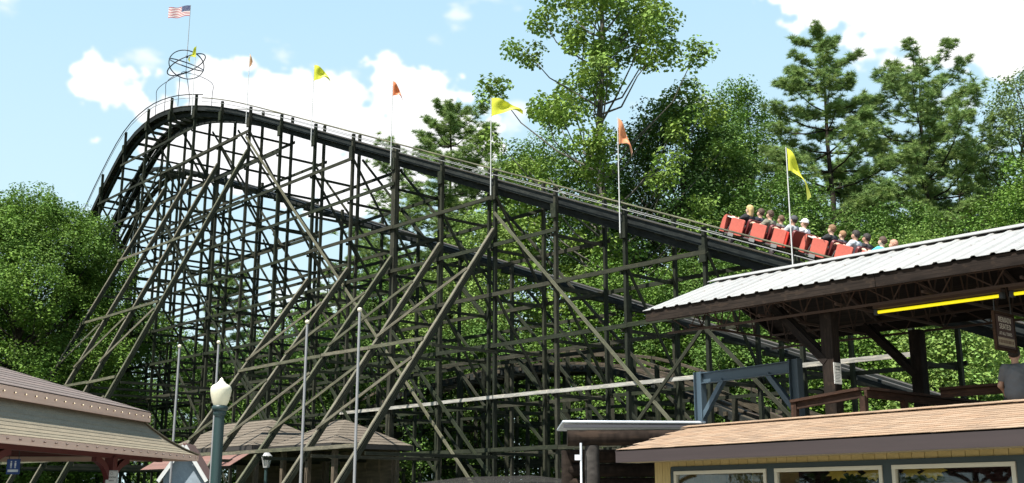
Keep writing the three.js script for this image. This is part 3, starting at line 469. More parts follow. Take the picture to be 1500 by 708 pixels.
  part('sign_panel', box(0.25, 0.27, 0.012, 0, 0.135, 0), std(0.03, 0.06, 0.2, 0.5), s3);
  part('sign_print', new THREE.PlaneGeometry(0.24, 0.26).translate(0, 0.135, 0.009), new THREE.MeshStandardMaterial({ roughness: 0.5, map: canvasTex(240, 260, (c, w, h) => { c.fillStyle = '#274a8c'; c.fillRect(0, 0, w, h); c.fillStyle = '#dfe6ee'; for (const x of [80, 160]) { c.beginPath(); c.arc(x, 42, 15, 0, 7); c.fill(); c.fillRect(x - 17, 62, 34, 52); c.fillRect(x - 14, 112, 11, 46); c.fillRect(x + 3, 112, 11, 46); } c.fillRect(20, 180, w - 40, 44); }) }), s3);
  part('hanger', [box(0.01, 0.3, 0.01, -0.09, 0.41, 0), box(0.01, 0.3, 0.01, 0.09, 0.41, 0)], blackMetal, s3);
}

/* ------------------------------------------------------------------ low stands below the trestle, in the coaster frame (local x down-hill, z towards plaza) */
function hipStand(name, label, s, w, LX, LZ, eave, ridge, mat, skirt) {
  const o = L(s, 0, w), st = thing(name, label, 'stand', o.toArray(), COAST), dark = wood(0.17, 0.135, 0.1);
  const hx = LX / 2, hz = LZ / 2, rx = Math.max(0.2, hx - hz * 1.05), n = 9;
  const quad = (a, b, c, d) => { const g = new THREE.BufferGeometry(), v = [a, b, c, d]; g.setAttribute('position', new THREE.Float32BufferAttribute(v.flat(), 3)); g.setAttribute('uv', new THREE.Float32BufferAttribute(v.flatMap(q => [q[0] * 0.7, q[2] * 0.7 + q[1] * 0.3]), 2)); g.setIndex([0, 1, 2, 0, 2, 3]); const f = g.toNonIndexed(); f.computeVertexNormals(); return f; };
  for (let i = 0; i < n; i++) {
    const t0 = i / n, t1 = (i + 1.12) / n, P = t => [lerp(hx, rx, t), lerp(hz, 0, t), lerp(eave, ridge, t)], [x0, z0, y0] = P(t0), [x1, z1, y1] = P(Math.min(1, t1)), e = 0.014;
    part('shingle_course', [quad([-x0, y0 + e, z0], [x0, y0 + e, z0], [x1, y1, z1], [-x1, y1, z1]), quad([x0, y0 + e, z0], [x0, y0 + e, -z0], [x1, y1, -z1], [x1, y1, z1]), quad([x0, y0 + e, -z0], [-x0, y0 + e, -z0], [-x1, y1, -z1], [x1, y1, -z1]), quad([-x0, y0 + e, -z0], [-x0, y0 + e, z0], [-x1, y1, z1], [-x1, y1, -z1])], mat[i % mat.length], st);
  }
  part('ceiling', box(LX - 0.02, 0.03, LZ - 0.02, 0, eave - 0.06, 0), dark, st);
  part('fascia', [box(LX, 0.14, 0.03, 0, eave - 0.07, hz), box(LX, 0.14, 0.03, 0, eave - 0.07, -hz), box(0.03, 0.14, LZ - 0.06, hx, eave - 0.07, 0), box(0.03, 0.14, LZ - 0.06, -hx, eave - 0.07, 0)], painted(0.035, 0.03, 0.027), st);
  for (const x of [-hx + 0.35, 0, hx - 0.35]) for (const z of [-hz + 0.35, hz - 0.35]) part('post', box(0.14, eave - 0.07, 0.14, x, (eave - 0.07) / 2, z), dark, st);
  part('back_wall', box(LX - 0.8, eave - 0.1, 0.05, 0, (eave - 0.1) / 2, -hz + 0.45), dark, st);
  if (skirt) {
    for (let i = 0; i < 5; i++) { const y0 = skirt[1] + i * 0.1, z0 = hz + 0.62 - i * 0.17; part('skirt_course', new THREE.BoxGeometry(LX - 0.2, 0.015, 0.2).rotateX(0.53).translate(0, y0, z0), skirt[2][i % 3], st); }
    part('counter_wall', box(LX - 0.6, 1.1, 0.08, 0, 0.55, hz - 0.1), painted(0.3, 0.2, 0.2), st);
  }
  return st;
}
const tan = [shingle(0.135, 0.112, 0.088), shingle(0.128, 0.105, 0.082), shingle(0.142, 0.117, 0.092)], redSh = [shingle(0.19, 0.10, 0.085), shingle(0.17, 0.09, 0.078), shingle(0.2, 0.11, 0.095)];
hipStand('refreshment_stand', 'stand with a tan hip roof over a reddish skirt roof beneath the raking braces', 18.2, -2.15, 6.6, 3.3, 3.2, 4.15, tan, [0, 2.6, redSh]);
hipStand('refreshment_stand', 'small stand with a plain tan hip roof nearer the lamp poles', 12.9, -1.9, 3.6, 2.9, 3.15, 3.95, tan);
hipStand('storage_hut', 'dark low hut under the trestle with a grey board roof', 5.6, -1.75, 5.0, 2.4, 1.95, 2.15, [shingle(0.05, 0.045, 0.04), shingle(0.055, 0.05, 0.045)]);
{
  const g = thing('ticket_kiosk', 'pale blue gabled kiosk with white trim behind the pavilion corner', 'kiosk', [-9.0, 0, -31.0], 0.1);
  const wall = painted(0.30, 0.36, 0.42, 0.7), white = painted(0.7, 0.7, 0.68, 0.5);
  const s = new THREE.Shape(); s.moveTo(-0.55, 0); s.lineTo(0.55, 0); s.lineTo(0.55, 2.15); s.lineTo(0, 2.98); s.lineTo(-0.55, 2.15); s.lineTo(-0.55, 0);
  part('wall', new THREE.ExtrudeGeometry(s, { depth: 1.1, bevelEnabled: false }).translate(0, 0, -1.1), wall, g);
  for (const q of [-1, 1]) { part('roof_slope', new THREE.BoxGeometry(1.15, 0.05, 1.4).rotateZ(-q * 0.985).translate(q * 0.33, 2.58, -0.5), redSh[1], g); part('barge_board', new THREE.BoxGeometry(1.15, 0.1, 0.03).rotateZ(-q * 0.985).translate(q * 0.33, 2.52, 0.215), white, g); }
  part('door', box(0.5, 1.7, 0.02, 0, 0.85, 0.012), painted(0.12, 0.05, 0.04), g);
}

/* ------------------------------------------------------------------ lamp posts and bare flag poles */
{
  const green = painted(0.022, 0.05, 0.05, 0.45), ivory = new THREE.MeshPhysicalMaterial({ color: rgb(0.78, 0.74, 0.58), roughness: 0.35, transmission: 0.25, thickness: 0 });
  const l = thing('street_lamp', 'dark green lamp post with a large cream acorn globe', 'street lamp', [-5.92, 0, -22.59]);
  part('post', new THREE.LatheGeometry([[0.2, 0], [0.2, 0.25], [0.15, 0.4], [0.105, 0.6], [0.1, 3.22], [0.13, 3.24], [0.13, 3.3], [0.11, 3.33], [0, 3.33]].map(q => new THREE.Vector2(...q)), 20), green, l);
  part('collar', new THREE.LatheGeometry([[0.09, 3.3], [0.155, 3.33], [0.16, 3.4], [0.13, 3.43]].map(q => new THREE.Vector2(...q)), 20), green, l);
  part('globe', new THREE.LatheGeometry([[0.115, 3.4], [0.165, 3.5], [0.2, 3.64], [0.212, 3.74], [0.2, 3.8], [0.17, 3.835], [0.1, 3.87], [0.075, 3.9], [0.045, 3.93], [0.03, 3.97], [0, 4.0]].map(q => new THREE.Vector2(...q)), 28), ivory, l);
  const m = thing('lantern_post', 'slim green post with a small glass lantern', 'street lamp', [-7.3, 0, -33.5]);
  part('post', cyl(0.06, 0.045, 2.5), green, m);
  part('lantern_frame', [...[0, 1, 2, 3, 4, 5].map(i => { const a = i * Math.PI / 3; return rod(V(0.08 * Math.cos(a), 2.5, 0.08 * Math.sin(a)), V(0.15 * Math.cos(a), 2.82, 0.15 * Math.sin(a)), 0.012); }), new THREE.CylinderGeometry(0.05, 0.17, 0.12, 6).translate(0, 2.88, 0), ball(0.04, 0, 2.97, 0), cyl(0.09, 0.09, 0.03, 0, 2.48, 0)], std(0.3, 0.3, 0.3, 0.5), m);
  part('lantern_glass', new THREE.CylinderGeometry(0.14, 0.075, 0.31, 6, 1, true).translate(0, 2.66, 0), new THREE.MeshPhysicalMaterial({ color: rgb(0.9, 0.9, 0.86), transmission: 0.8, roughness: 0.25, thickness: 0 }), m);
  const poles = [[-3.13, -22.45, 'bare white pole with a ball tip beside the small tan stand'], [-4.5, -24.07, 'bare white pole with a ball tip between lamp post and small stand'], [-7.29, -27.33, 'bare white pole with a ball tip just behind the globe lamp post'], [-8.48, -28.08, 'bare white pole with a ball tip at the pavilion corner']];
  for (const [x, z, lab] of poles) { const p = thing('bare_pole', lab, 'pole', [x, 0, z], 0, 'bare poles on the plaza'); part('pole', cyl(0.032, 0.026, 5.34), galv, p); part('ball_tip', ball(0.05, 0, 5.37, 0), std(0.6, 0.55, 0.42, 0.4), p); }
}

/* ------------------------------------------------------------------ pennants, national flag and ring ornament on the lift */
const paintedPole = std(0.45, 0.45, 0.44, 0.5);
function pennant(k, top, hoist, fly, drop, colour, lab, dir) {
  const base = K(k, liftY(k) - 0.5, -0.19), o = thing('pennant_flag', lab, 'flag', base.toArray(), 0, 'pennants along the lift hill'), H = top - base.y;
  part('pole', cyl(0.017, 0.012, H), paintedPole, o);
  const g = new THREE.PlaneGeometry(1, 1, 18, 8), p = g.attributes.position;
  for (let i = 0; i < p.count; i++) { const u = p.getX(i) + 0.5, v = 0.5 - p.getY(i); const e = v * (1 - u) + 0.42 * u * 1; const y = H - 0.03 - hoist * (v * (1 - u)) - drop * Math.pow(u, 1.2) * (0.6 + 0.4 * u); const x = fly * u * (1 - 0.12 * u); p.setXYZ(i, 0.02 + x * dir[0], y, x * dir[1] + 0.12 * Math.sin(u * 8 + v * 2.5) * (0.3 + u) + 0.05 * Math.sin(v * 7 + u * 3) * (0.2 + u)); void e; }
  g.computeVertexNormals();
  part('cloth', g, new THREE.MeshPhysicalMaterial({ color: rgb(...colour), roughness: 0.9, transmission: 0.35, thickness: 0, side: THREE.DoubleSide }), o);
}
const yl = [0.62, 0.62, 0.03], or = [0.62, 0.17, 0.05];
pennant(-1, 9.47, 0.55, 0.5, 1.25, yl, 'yellow pennant drooping on a pole above the middle of the red train', [0.9, 0.4]);
pennant(1, 11.56, 0.75, 0.42, 1.05, [0.62, 0.24, 0.10], 'orange pennant with a faded tip in front of the leafy trees', [0.9, 0.4]);
pennant(3, 13.58, 0.6, 1.2, 0.62, yl, 'broad yellow pennant streaming beside the pine', [0.9, 0.4]);
pennant(5, 15.64, 0.55, 0.45, 0.75, or, 'small orange pennant against the cloud', [0.9, 0.4]);
pennant(7, 17.81, 0.66, 0.85, 0.75, yl, 'yellow pennant against the cloud, two poles up from the small orange one', [0.9, 0.4]);
pennant(9, 19.87, 0.6, 0.25, 0.62, [0.68, 0.42, 0.24], 'pale faded peach pennant near the crest', [0.8, 0.6]);
pennant(11, 21.87, 0.55, -0.35, 0.75, yl, 'yellow pennant in front of the ring ornament', [0.9, -0.3]);
{
  const c = K(12.35, 0, 1.0), y0 = liftY(12.35) - 0.06, iron = std(0.02, 0.025, 0.035, 0.45, { metalness: 0.4 }), o = thing('ring_ornament', 'black ornament of interlaced rings on a wire stand at the crest', 'ornament', [c.x, y0, c.z], COAST);
  for (let i = 0; i < 3; i++) { const t = part('ring', new THREE.TorusGeometry(1.0, 0.028, 8, 56), iron, o); t.rotation.set(Math.PI / 2, 0, 0); t.quaternion.premultiply(new THREE.Quaternion().setFromAxisAngle(V(Math.cos(i * 2.094 + 0.5), 0, Math.sin(i * 2.094 + 0.5)), 0.52)); t.scale.set(1, i === 0 ? 1 : 0.82, 1); t.position.y = 2.68; }
  for (const [x, z] of [[1.25, 0.85], [1.25, -0.85], [-1.25, 0.85], [-1.25, -0.85], [0, 0.95]]) part('stand_leg', tube([[x, 0, z], [x, 1.0, z], [x, 1.5, z], [x * 0.55, 1.98, z * 0.55], [0, 2.28, 0]], 0.016, 6, 24), iron, o);
  part('hub', [ball(0.07, 0, 2.28, 0), ball(0.07, 0, 3.1, 0), rod(V(0, 2.28, 0), V(0, 3.3, 0), 0.014)], iron, o);
  const f = thing('national_flag', 'stars and stripes flag flying from the top of the ring ornament', 'flag', [c.x, y0 + 3.3, c.z]);
  part('pole', cyl(0.018, 0.012, 2.55), galv, f);
  const g = new THREE.PlaneGeometry(1.06, 0.56, 24, 10), p = g.attributes.position;
  for (let i = 0; i < p.count; i++) { const u = 0.5 - p.getX(i) / 1.06; p.setXYZ(i, p.getX(i) - 0.54, p.getY(i) + 2.25 - 0.16 * u + 0.02 * Math.sin(u * 8), 0.07 * Math.sin(u * 9) * u); }
  g.computeVertexNormals();
  const ft = canvasTex(512, 270, (q, w, h) => { for (let i = 0; i < 13; i++) { q.fillStyle = i % 2 ? '#e6e2de' : '#a3202e'; q.fillRect(0, h * i / 13, w, h / 13 + 1); } q.fillStyle = '#23305e'; q.fillRect(w * 0.6, 0, w * 0.4, h * 7 / 13); q.fillStyle = '#e6e2de'; for (let r = 0; r < 9; r++) for (let k = 0; k < (r % 2 ? 5 : 6); k++) q.fillRect(w * 0.615 + (k * 2 + (r % 2)) * w * 0.034, h * 0.035 + r * h * 0.056, 7, 7); });
  part('cloth', g, new THREE.MeshPhysicalMaterial({ map: ft, roughness: 0.9, transmission: 0.25, thickness: 0, side: THREE.DoubleSide }), f);
}

/* ------------------------------------------------------------------ train */
const SLOPE = Math.atan2(1.05, 2.6), carX = V(D.x * Math.cos(SLOPE), Math.sin(SLOPE), D.z * Math.cos(SLOPE)), carY = V(-D.x * Math.sin(SLOPE), Math.cos(SLOPE), -D.z * Math.sin(SLOPE));
const carQ = new THREE.Quaternion().setFromRotationMatrix(new THREE.Matrix4().makeBasis(carX, carY, N));
const carAt = (k) => K(k, liftY(k) + 0.043, 1.0);
const onCar = (o, x, y, z) => o.clone().addScaledVector(carX, x).addScaledVector(carY, y).addScaledVector(N, z);
{
  const redP = painted(0.52, 0.115, 0.08, 0.45), redD = painted(0.13, 0.012, 0.011, 0.5), redB = painted(0.55, 0.03, 0.014, 0.4), white = painted(0.6, 0.58, 0.55, 0.5), pad = std(0.03, 0.02, 0.02, 0.6);
  const rr = (w, h, r) => { const s = new THREE.Shape(); s.moveTo(r, 0); s.lineTo(w - r, 0); s.quadraticCurveTo(w, 0, w, r); s.lineTo(w, h - r); s.quadraticCurveTo(w, h, w - r, h); s.lineTo(r, h); s.quadraticCurveTo(0, h, 0, h - r); s.lineTo(0, r); s.quadraticCurveTo(0, 0, r, 0); return s; };
  const slab = (w, h, r, d) => new THREE.ExtrudeGeometry(rr(w, h, r), { depth: d, bevelEnabled: true, bevelSize: 0.008, bevelThickness: 0.008, bevelSegments: 2, curveSegments: 6 });
  const labs = ['leading red coaster car with a fair haired rider in its front seat', 'second red coaster car just behind the drooping yellow pennant', 'last red coaster car mostly hidden by the metal station roof'];
  for (let c = 0; c < 3; c++) {
    const car = thing('coaster_car', labs[c], 'coaster car', [0, 0, 0], 0, 'coaster cars of the red train');
    car.position.copy(carAt(0.0 - c * 0.86)); car.quaternion.copy(carQ); car.scale.setScalar(0.84);   // origin at the car's nose, x forward
    part('chassis', [rbox(2.35, 0.1, 0.9, 0.02, -1.2, 0.14, 0), rbox(2.4, 0.06, 1.16, 0.02, -1.2, 0.235, 0)], std(0.04, 0.035, 0.033, 0.7), car);
    for (const x of [-0.45, -1.95]) for (const z of [-0.5, 0.5]) { const w = part('wheel', new THREE.CylinderGeometry(0.1, 0.1, 0.07, 18).rotateX(Math.PI / 2).translate(x, 0.105, z), pad, car); part('hub', new THREE.CylinderGeometry(0.045, 0.045, 0.08, 12).rotateX(Math.PI / 2).translate(x, 0.105, z), railSteel, w); }
    part('coupling', rod(V(-2.35, 0.16, 0), V(-2.72, 0.16, 0), 0.03), blackMetal, car);
    part('nose', new THREE.ExtrudeGeometry((() => { const s = new THREE.Shape(); s.moveTo(0, 0.27); s.lineTo(-0.02, 0.6); s.quadraticCurveTo(-0.04, 0.76, -0.13, 0.78); s.lineTo(-0.17, 0.27); s.lineTo(0, 0.27); return s; })(), { depth: 1.2, bevelEnabled: true, bevelSize: 0.01, bevelThickness: 0.01, bevelSegments: 2 }).translate(0, 0, -0.6), redP, car);
    part('dash', new THREE.BoxGeometry(0.3, 0.03, 1.16).rotateZ(0.1).translate(-0.27, 0.73, 0), white, car);
    part('tub', [box(2.3, 0.02, 1.1, -1.22, 0.275, 0), box(2.3, 0.28, 0.02, -1.22, 0.41, -0.46), box(2.3, 0.28, 0.02, -1.22, 0.41, 0.46), box(0.03, 0.42, 1.13, -2.37, 0.48, 0)], redD, car);
    for (let r = 0; r < 3; r++) {
      const x = -0.93 - r * 0.79;
      for (const z of [-0.645, 0.6]) part('side_panel', slab(r === 2 ? 0.42 : 0.48, 0.47, 0.06, 0.035).translate(x + (r === 2 ? 0.16 : 0.07), 0.26, z), redP, car);
      for (const z of [-0.66, 0.645]) part('step_plate', box(0.2, 0.1, 0.015, x + 0.44, 0.24, z), paleMetal, car);
      const s = part('seat', [rbox(0.42, 0.12, 0.9, 0.04, x + 0.28, 0.36, 0)], pad, car);
      part('seat_back', new THREE.ExtrudeGeometry(rr(1.1, 0.5, 0.1), { depth: 0.06, bevelEnabled: true, bevelSize: 0.012, bevelThickness: 0.012, bevelSegments: 2 }).rotateY(Math.PI / 2).rotateZ(0.12).translate(x + 0.02, 0.3, 0.55), redD, s);
      part('lap_bar', [tube([[x + 0.72, 0.3, -0.5], [x + 0.66, 0.55, -0.47], [x + 0.6, 0.66, -0.4], [x + 0.6, 0.66, 0.4], [x + 0.66, 0.55, 0.47], [x + 0.72, 0.3, 0.5]], 0.02, 8, 30)], railSteel, car);
    }
    for (const z of [-0.625, 0.59]) part('tail_panel', slab(0.36, 0.44, 0.03, 0.03).translate(-2.42, 0.27, z), redB, car);
  }
}

/* ------------------------------------------------------------------ people: smooth distance fields meshed with marching cubes */
const cone = (ax, ay, az, bx, by, bz, ra, rb) => { const dx = bx - ax, dy = by - ay, dz = bz - az, dd = dx * dx + dy * dy + dz * dz + 1e-9; return (x, y, z) => { const px = x - ax, py = y - ay, pz = z - az, t = clamp((px * dx + py * dy + pz * dz) / dd), qx = px - dx * t, qy = py - dy * t, qz = pz - dz * t; return Math.sqrt(qx * qx + qy * qy + qz * qz) - (ra + (rb - ra) * t); }; };
const ell = (cx, cy, cz, a, b, c) => (x, y, z) => { const X = (x - cx) / a, Y = (y - cy) / b, Z = (z - cz) / c, k = Math.sqrt(X * X + Y * Y + Z * Z); return (k - 1) * Math.min(a, b, c); };
const blend = (list, k) => (x, y, z) => { let d = list[0](x, y, z); for (let i = 1; i < list.length; i++) { const e = list[i](x, y, z), h = Math.max(k - Math.abs(d - e), 0) / k; d = Math.min(d, e) - h * h * k * 0.25; } return d; };
function fieldMesh(fn, c, half, res) {
  const mc = new MarchingCubes(res, new THREE.MeshBasicMaterial(), false, false, 90000); mc.isolation = 0; mc.reset();
  for (let k = 0; k < res; k++) for (let j = 0; j < res; j++) for (let i = 0; i < res; i++) { const q = a => (a - res / 2) / (res / 2) * half; mc.field[i + j * res + k * res * res] = -fn(c[0] + q(i), c[1] + q(j), c[2] + q(k)); }
  mc.update();
  const n = mc.count, pos = mc.positionArray.slice(0, n * 3), nor = mc.normalArray.slice(0, n * 3), g = new THREE.BufferGeometry();
  for (let i = 0; i < n; i++) for (let a = 0; a < 3; a++) pos[i * 3 + a] = pos[i * 3 + a] * half + c[a];
  g.setAttribute('position', new THREE.BufferAttribute(pos, 3)); g.setAttribute('normal', new THREE.BufferAttribute(nor, 3)); g.setAttribute('uv', new THREE.BufferAttribute(new Float32Array(n * 2), 2)); return g;
}
const figures = {};
function figure(pose) {
  if (figures[pose]) return figures[pose];
  const sit = pose !== 'stand', hy = sit ? 0.69 : 1.57, sy = sit ? 0.5 : 1.36, hip = sit ? 0.1 : 0.92;
  const hands = { bar: [[0.15, sy - 0.2, 0.22], [0.38, sy - 0.1, 0.15]], rest: [[0.02, sy - 0.2, 0.3], [0.26, sy - 0.12, 0.34]], stand: [[0.06, sy - 0.3, 0.27], [0.2, sy - 0.46, 0.2]], child: [[0.14, sy - 0.2, 0.21], [0.36, sy - 0.08, 0.13]] }[pose];
  const skin = [ell(-0.012, hy + 0.035, 0, 0.098, 0.1, 0.08), ell(0.03, hy - 0.045, 0, 0.062, 0.062, 0.055), cone(0.085, hy + 0.01, 0, 0.1, hy - 0.022, 0, 0.01, 0.014), ell(-0.005, hy - 0.005, 0.08, 0.018, 0.03, 0.012), ell(-0.005, hy - 0.005, -0.08, 0.018, 0.03, 0.012), cone(-0.035, sy + 0.02, 0, -0.015, hy - 0.05, 0, 0.06, 0.052)];
  const trunk = [cone(-0.05, sy - 0.06, -0.11, -0.05, sy - 0.06, 0.11, 0.085, 0.085), cone(-0.04, sy - 0.1, 0, -0.01, hip + 0.06, 0, 0.125, 0.13), cone(0, hip, -0.07, 0, hip, 0.07, 0.12, 0.12)], sleeves = [], arms = [], legs = [], fing = [];
  for (const s of [-1, 1]) {
    const [el, ha] = hands, mir = s === 1 && pose === 'rest' ? [[0.15, sy - 0.2, 0.22], [0.38, sy - 0.1, 0.15]] : hands, E = mir[0], H = mir[1]; void el; void ha;
    sleeves.push(cone(-0.05, sy - 0.02, s * 0.17, lerp(-0.05, E[0], 0.62), lerp(sy, E[1], 0.62), s * lerp(0.17, E[2], 0.62), 0.062, 0.05));
    arms.push(cone(-0.05, sy - 0.02, s * 0.17, E[0], E[1], s * E[2], 0.052, 0.042), cone(E[0], E[1], s * E[2], H[0], H[1], s * H[2], 0.041, 0.028));
    arms.push(cone(H[0], H[1], s * H[2], H[0] + 0.06, H[1] + 0.01, s * H[2], 0.032, 0.03));
    for (let f = 0; f < 4; f++) { const z = s * H[2] + (f - 1.5) * 0.019, l = [0.05, 0.058, 0.055, 0.042][f]; fing.push(cone(H[0] + 0.07, H[1] + 0.012, z, H[0] + 0.07 + l * 0.7, H[1] + 0.005, z, 0.009, 0.009), cone(H[0] + 0.07 + l * 0.7, H[1] + 0.005, z, H[0] + 0.075 + l * 0.5, H[1] - 0.035, z, 0.009, 0.008)); }
    fing.push(cone(H[0] + 0.02, H[1], s * (H[2] - 0.03), H[0] + 0.06, H[1] - 0.025, s * (H[2] - 0.045), 0.011, 0.009));
    if (sit) legs.push(cone(0.02, 0.08, s * 0.09, 0.4, 0.1, s * 0.11, 0.085, 0.062), cone(0.4, 0.1, s * 0.11, 0.5, -0.06, s * 0.11, 0.058, 0.05));
    else legs.push(cone(0, 0.9, s * 0.09, 0.02, 0.48, s * 0.1, 0.09, 0.062), cone(0.02, 0.48, s * 0.1, -0.01, 0.08, s * 0.1, 0.06, 0.042), cone(-0.02, 0.05, s * 0.1, 0.16, 0.035, s * 0.12, 0.045, 0.035));
  }
  const bulk = pose === 'stand' ? [cone(-0.06, 1.2, 0, -0.02, 0.95, 0, 0.17, 0.19)] : [];
  const B = blend([...skin, ...trunk, ...arms, ...legs], 0.045), bodyF = (x, y, z) => { let d = B(x, y, z); if (d < 0.12) for (const f of fing) { const e = f(x, y, z); if (e < d) d = e; } return d; };
  const shirtB = blend([...trunk, ...sleeves, ...bulk], 0.05), legB = blend([...legs, trunk[2]], 0.04);
  const c = sit ? [0.1, 0.38, 0] : [0.05, 0.86, 0], half = sit ? 0.56 : 0.94, res = sit ? 84 : 110;
  const hairB = blend([skin[0]], 0.01);
  return figures[pose] = {
    body: fieldMesh(bodyF, c, half, res), shirt: fieldMesh((x, y, z) => Math.max(shirtB(x, y, z) - 0.016 - 0.006 * Math.sin(y * 46 + x * 30) * Math.sin(z * 33 + y * 11), y - sy - 0.075 + Math.abs(z) * 0.1), c, half, res), trousers: fieldMesh((x, y, z) => Math.max(legB(x, y, z) - 0.014, y - hip - 0.05), c, half, res),
    hair: fieldMesh((x, y, z) => Math.max(hairB(x, y, z) - 0.016 - 0.005 * Math.sin(x * 160 + z * 90) * Math.sin(y * 120), (x - 0.035) * 0.9 - (y - hy - 0.035) * 1.1, hy - 0.06 - y), [-0.01, hy + 0.03, 0], 0.17, 52),
    long: fieldMesh(blend([(x, y, z) => Math.max(hairB(x, y, z) - 0.02 - 0.006 * Math.sin(z * 110 + x * 60), (x - 0.03) * 0.9 - (y - hy - 0.03) * 1.1, hy - 0.08 - y), cone(-0.07, hy, -0.03, -0.1, sy + 0.04, -0.03, 0.06, 0.05), cone(-0.07, hy, 0.03, -0.1, sy + 0.04, 0.03, 0.06, 0.05)], 0.03), [-0.02, hy - 0.06, 0], 0.3, 60),
    cap: fieldMesh(blend([(x, y, z) => Math.max(hairB(x, y, z) - 0.02, hy + 0.03 - y), ell(0.12, hy + 0.045, 0, 0.075, 0.012, 0.07)], 0.015), [0.03, hy + 0.06, 0], 0.19, 52), hy,
  };
}
const skinM = [std(0.52, 0.31, 0.22, 0.55), std(0.46, 0.26, 0.18, 0.55), std(0.58, 0.37, 0.27, 0.55)];
function person(pose, o) {
  const f = figure(pose), p = thing('person', o.label, 'person', [0, 0, 0], 0, o.group); 
  const b = part('body', f.body, skinM[o.skin ?? 0], p); void b;
  part('shirt', f.shirt, std(...o.shirt, 0.9), p); part('trousers', f.trousers, std(...(o.legs ?? [0.03, 0.04, 0.08]), 0.9), p);
  if (o.cap) part('cap', f.cap, std(...o.cap, 0.85), p);
  part('hair', o.long ? f.long : f.hair, std(...o.hair, 0.7), p);
  const eg = new THREE.SphereGeometry(0.009, 8, 6); for (const s of [-1, 1]) part('eye', eg, std(0.03, 0.02, 0.02, 0.3), p).position.set(0.079, f.hy + 0.012, s * 0.032);
  p.scale.setScalar((o.scale ?? 1) * (pose === 'stand' ? 1 : 0.83));
  return p;
}
{
  const G = 'riders on the red train', dark = [0.018, 0.013, 0.01], br = [0.06, 0.032, 0.018];
  const riders = [ // car, row, side, ...
    [0, 0, -1, { label: 'rider with long fair hair and a dark top in the front seat', shirt: [0.015, 0.016, 0.02], hair: [0.42, 0.28, 0.12], long: true, pose: 'bar', skin: 2 }],
    [0, 0, 1, { label: 'dark haired rider in a black top beside the fair haired one', shirt: [0.02, 0.022, 0.035], hair: br, pose: 'bar' }],
    [0, 1, -1, { label: 'brown haired rider in an olive grey shirt with an arm on the car side', shirt: [0.17, 0.16, 0.12], hair: br, pose: 'rest' }],
    [0, 1, 1, { label: 'brown haired child in a grey top beside the olive shirted rider', shirt: [0.14, 0.14, 0.13], hair: [0.1, 0.05, 0.025], pose: 'child', scale: 0.93 }],
    [0, 2, -1, { label: 'rider in a dark cap and light grey shirt, arm along the seat', shirt: [0.3, 0.31, 0.33], hair: dark, cap: [0.05, 0.05, 0.055], pose: 'rest', skin: 1 }],
    [0, 2, 1, { label: 'rider in a white cap and white top', shirt: [0.62, 0.6, 0.63], hair: [0.2, 0.12, 0.06], cap: [0.7, 0.68, 0.68], pose: 'bar', skin: 2 }],
    [1, 0, -1, { label: 'boy with brown hair and a black shirt in the second car', shirt: [0.02, 0.02, 0.022], hair: [0.17, 0.09, 0.04], pose: 'bar', skin: 2 }],
    [1, 0, 1, { label: 'small child with light brown hair beside the boy in black', shirt: [0.05, 0.05, 0.06], hair: [0.25, 0.13, 0.06], pose: 'child', scale: 0.9, skin: 2 }],
    [1, 1, -1, { label: 'black haired rider in a pale grey shirt with a raised forearm', shirt: [0.38, 0.4, 0.43], hair: dark, pose: 'rest', skin: 1 }],
    [1, 1, 1, { label: 'black haired rider in a dark shirt beside the pale grey one', shirt: [0.022, 0.02, 0.024], hair: dark, pose: 'bar', skin: 1 }],
    [1, 2, -1, { label: 'brown haired rider in a turquoise top at the edge of the metal roof', shirt: [0.08, 0.45, 0.55], hair: br, pose: 'bar', skin: 2 }],
    [1, 2, 1, { label: 'close cropped rider in a peach top next to the turquoise one', shirt: [0.55, 0.3, 0.22], hair: [0.4, 0.22, 0.15], pose: 'bar', skin: 2 }],
  ];
  for (const [c, r, side, o] of riders) { const p = person(o.pose, { ...o, group: G }); p.position.copy(onCar(carAt(0.0 - c * 0.86), (-0.67 - r * 0.79) * 0.84, 0.32, side * 0.23)); p.quaternion.copy(carQ).multiply(new THREE.Quaternion().setFromAxisAngle(V(0, 0, 1), -0.08 - 0.05 * (r % 2))); }
  const a = person('stand', { label: 'person in a grey shirt standing in the shade behind the timber railing', shirt: [0.16, 0.165, 0.18], hair: dark, legs: [0.03, 0.03, 0.04], scale: 0.93 });
  const ap = V(6.25, 2.36, -1.75).applyAxisAngle(V(0, 1, 0), COAST).add(stO); a.position.copy(ap); a.rotation.y = COAST + 1.9;
}

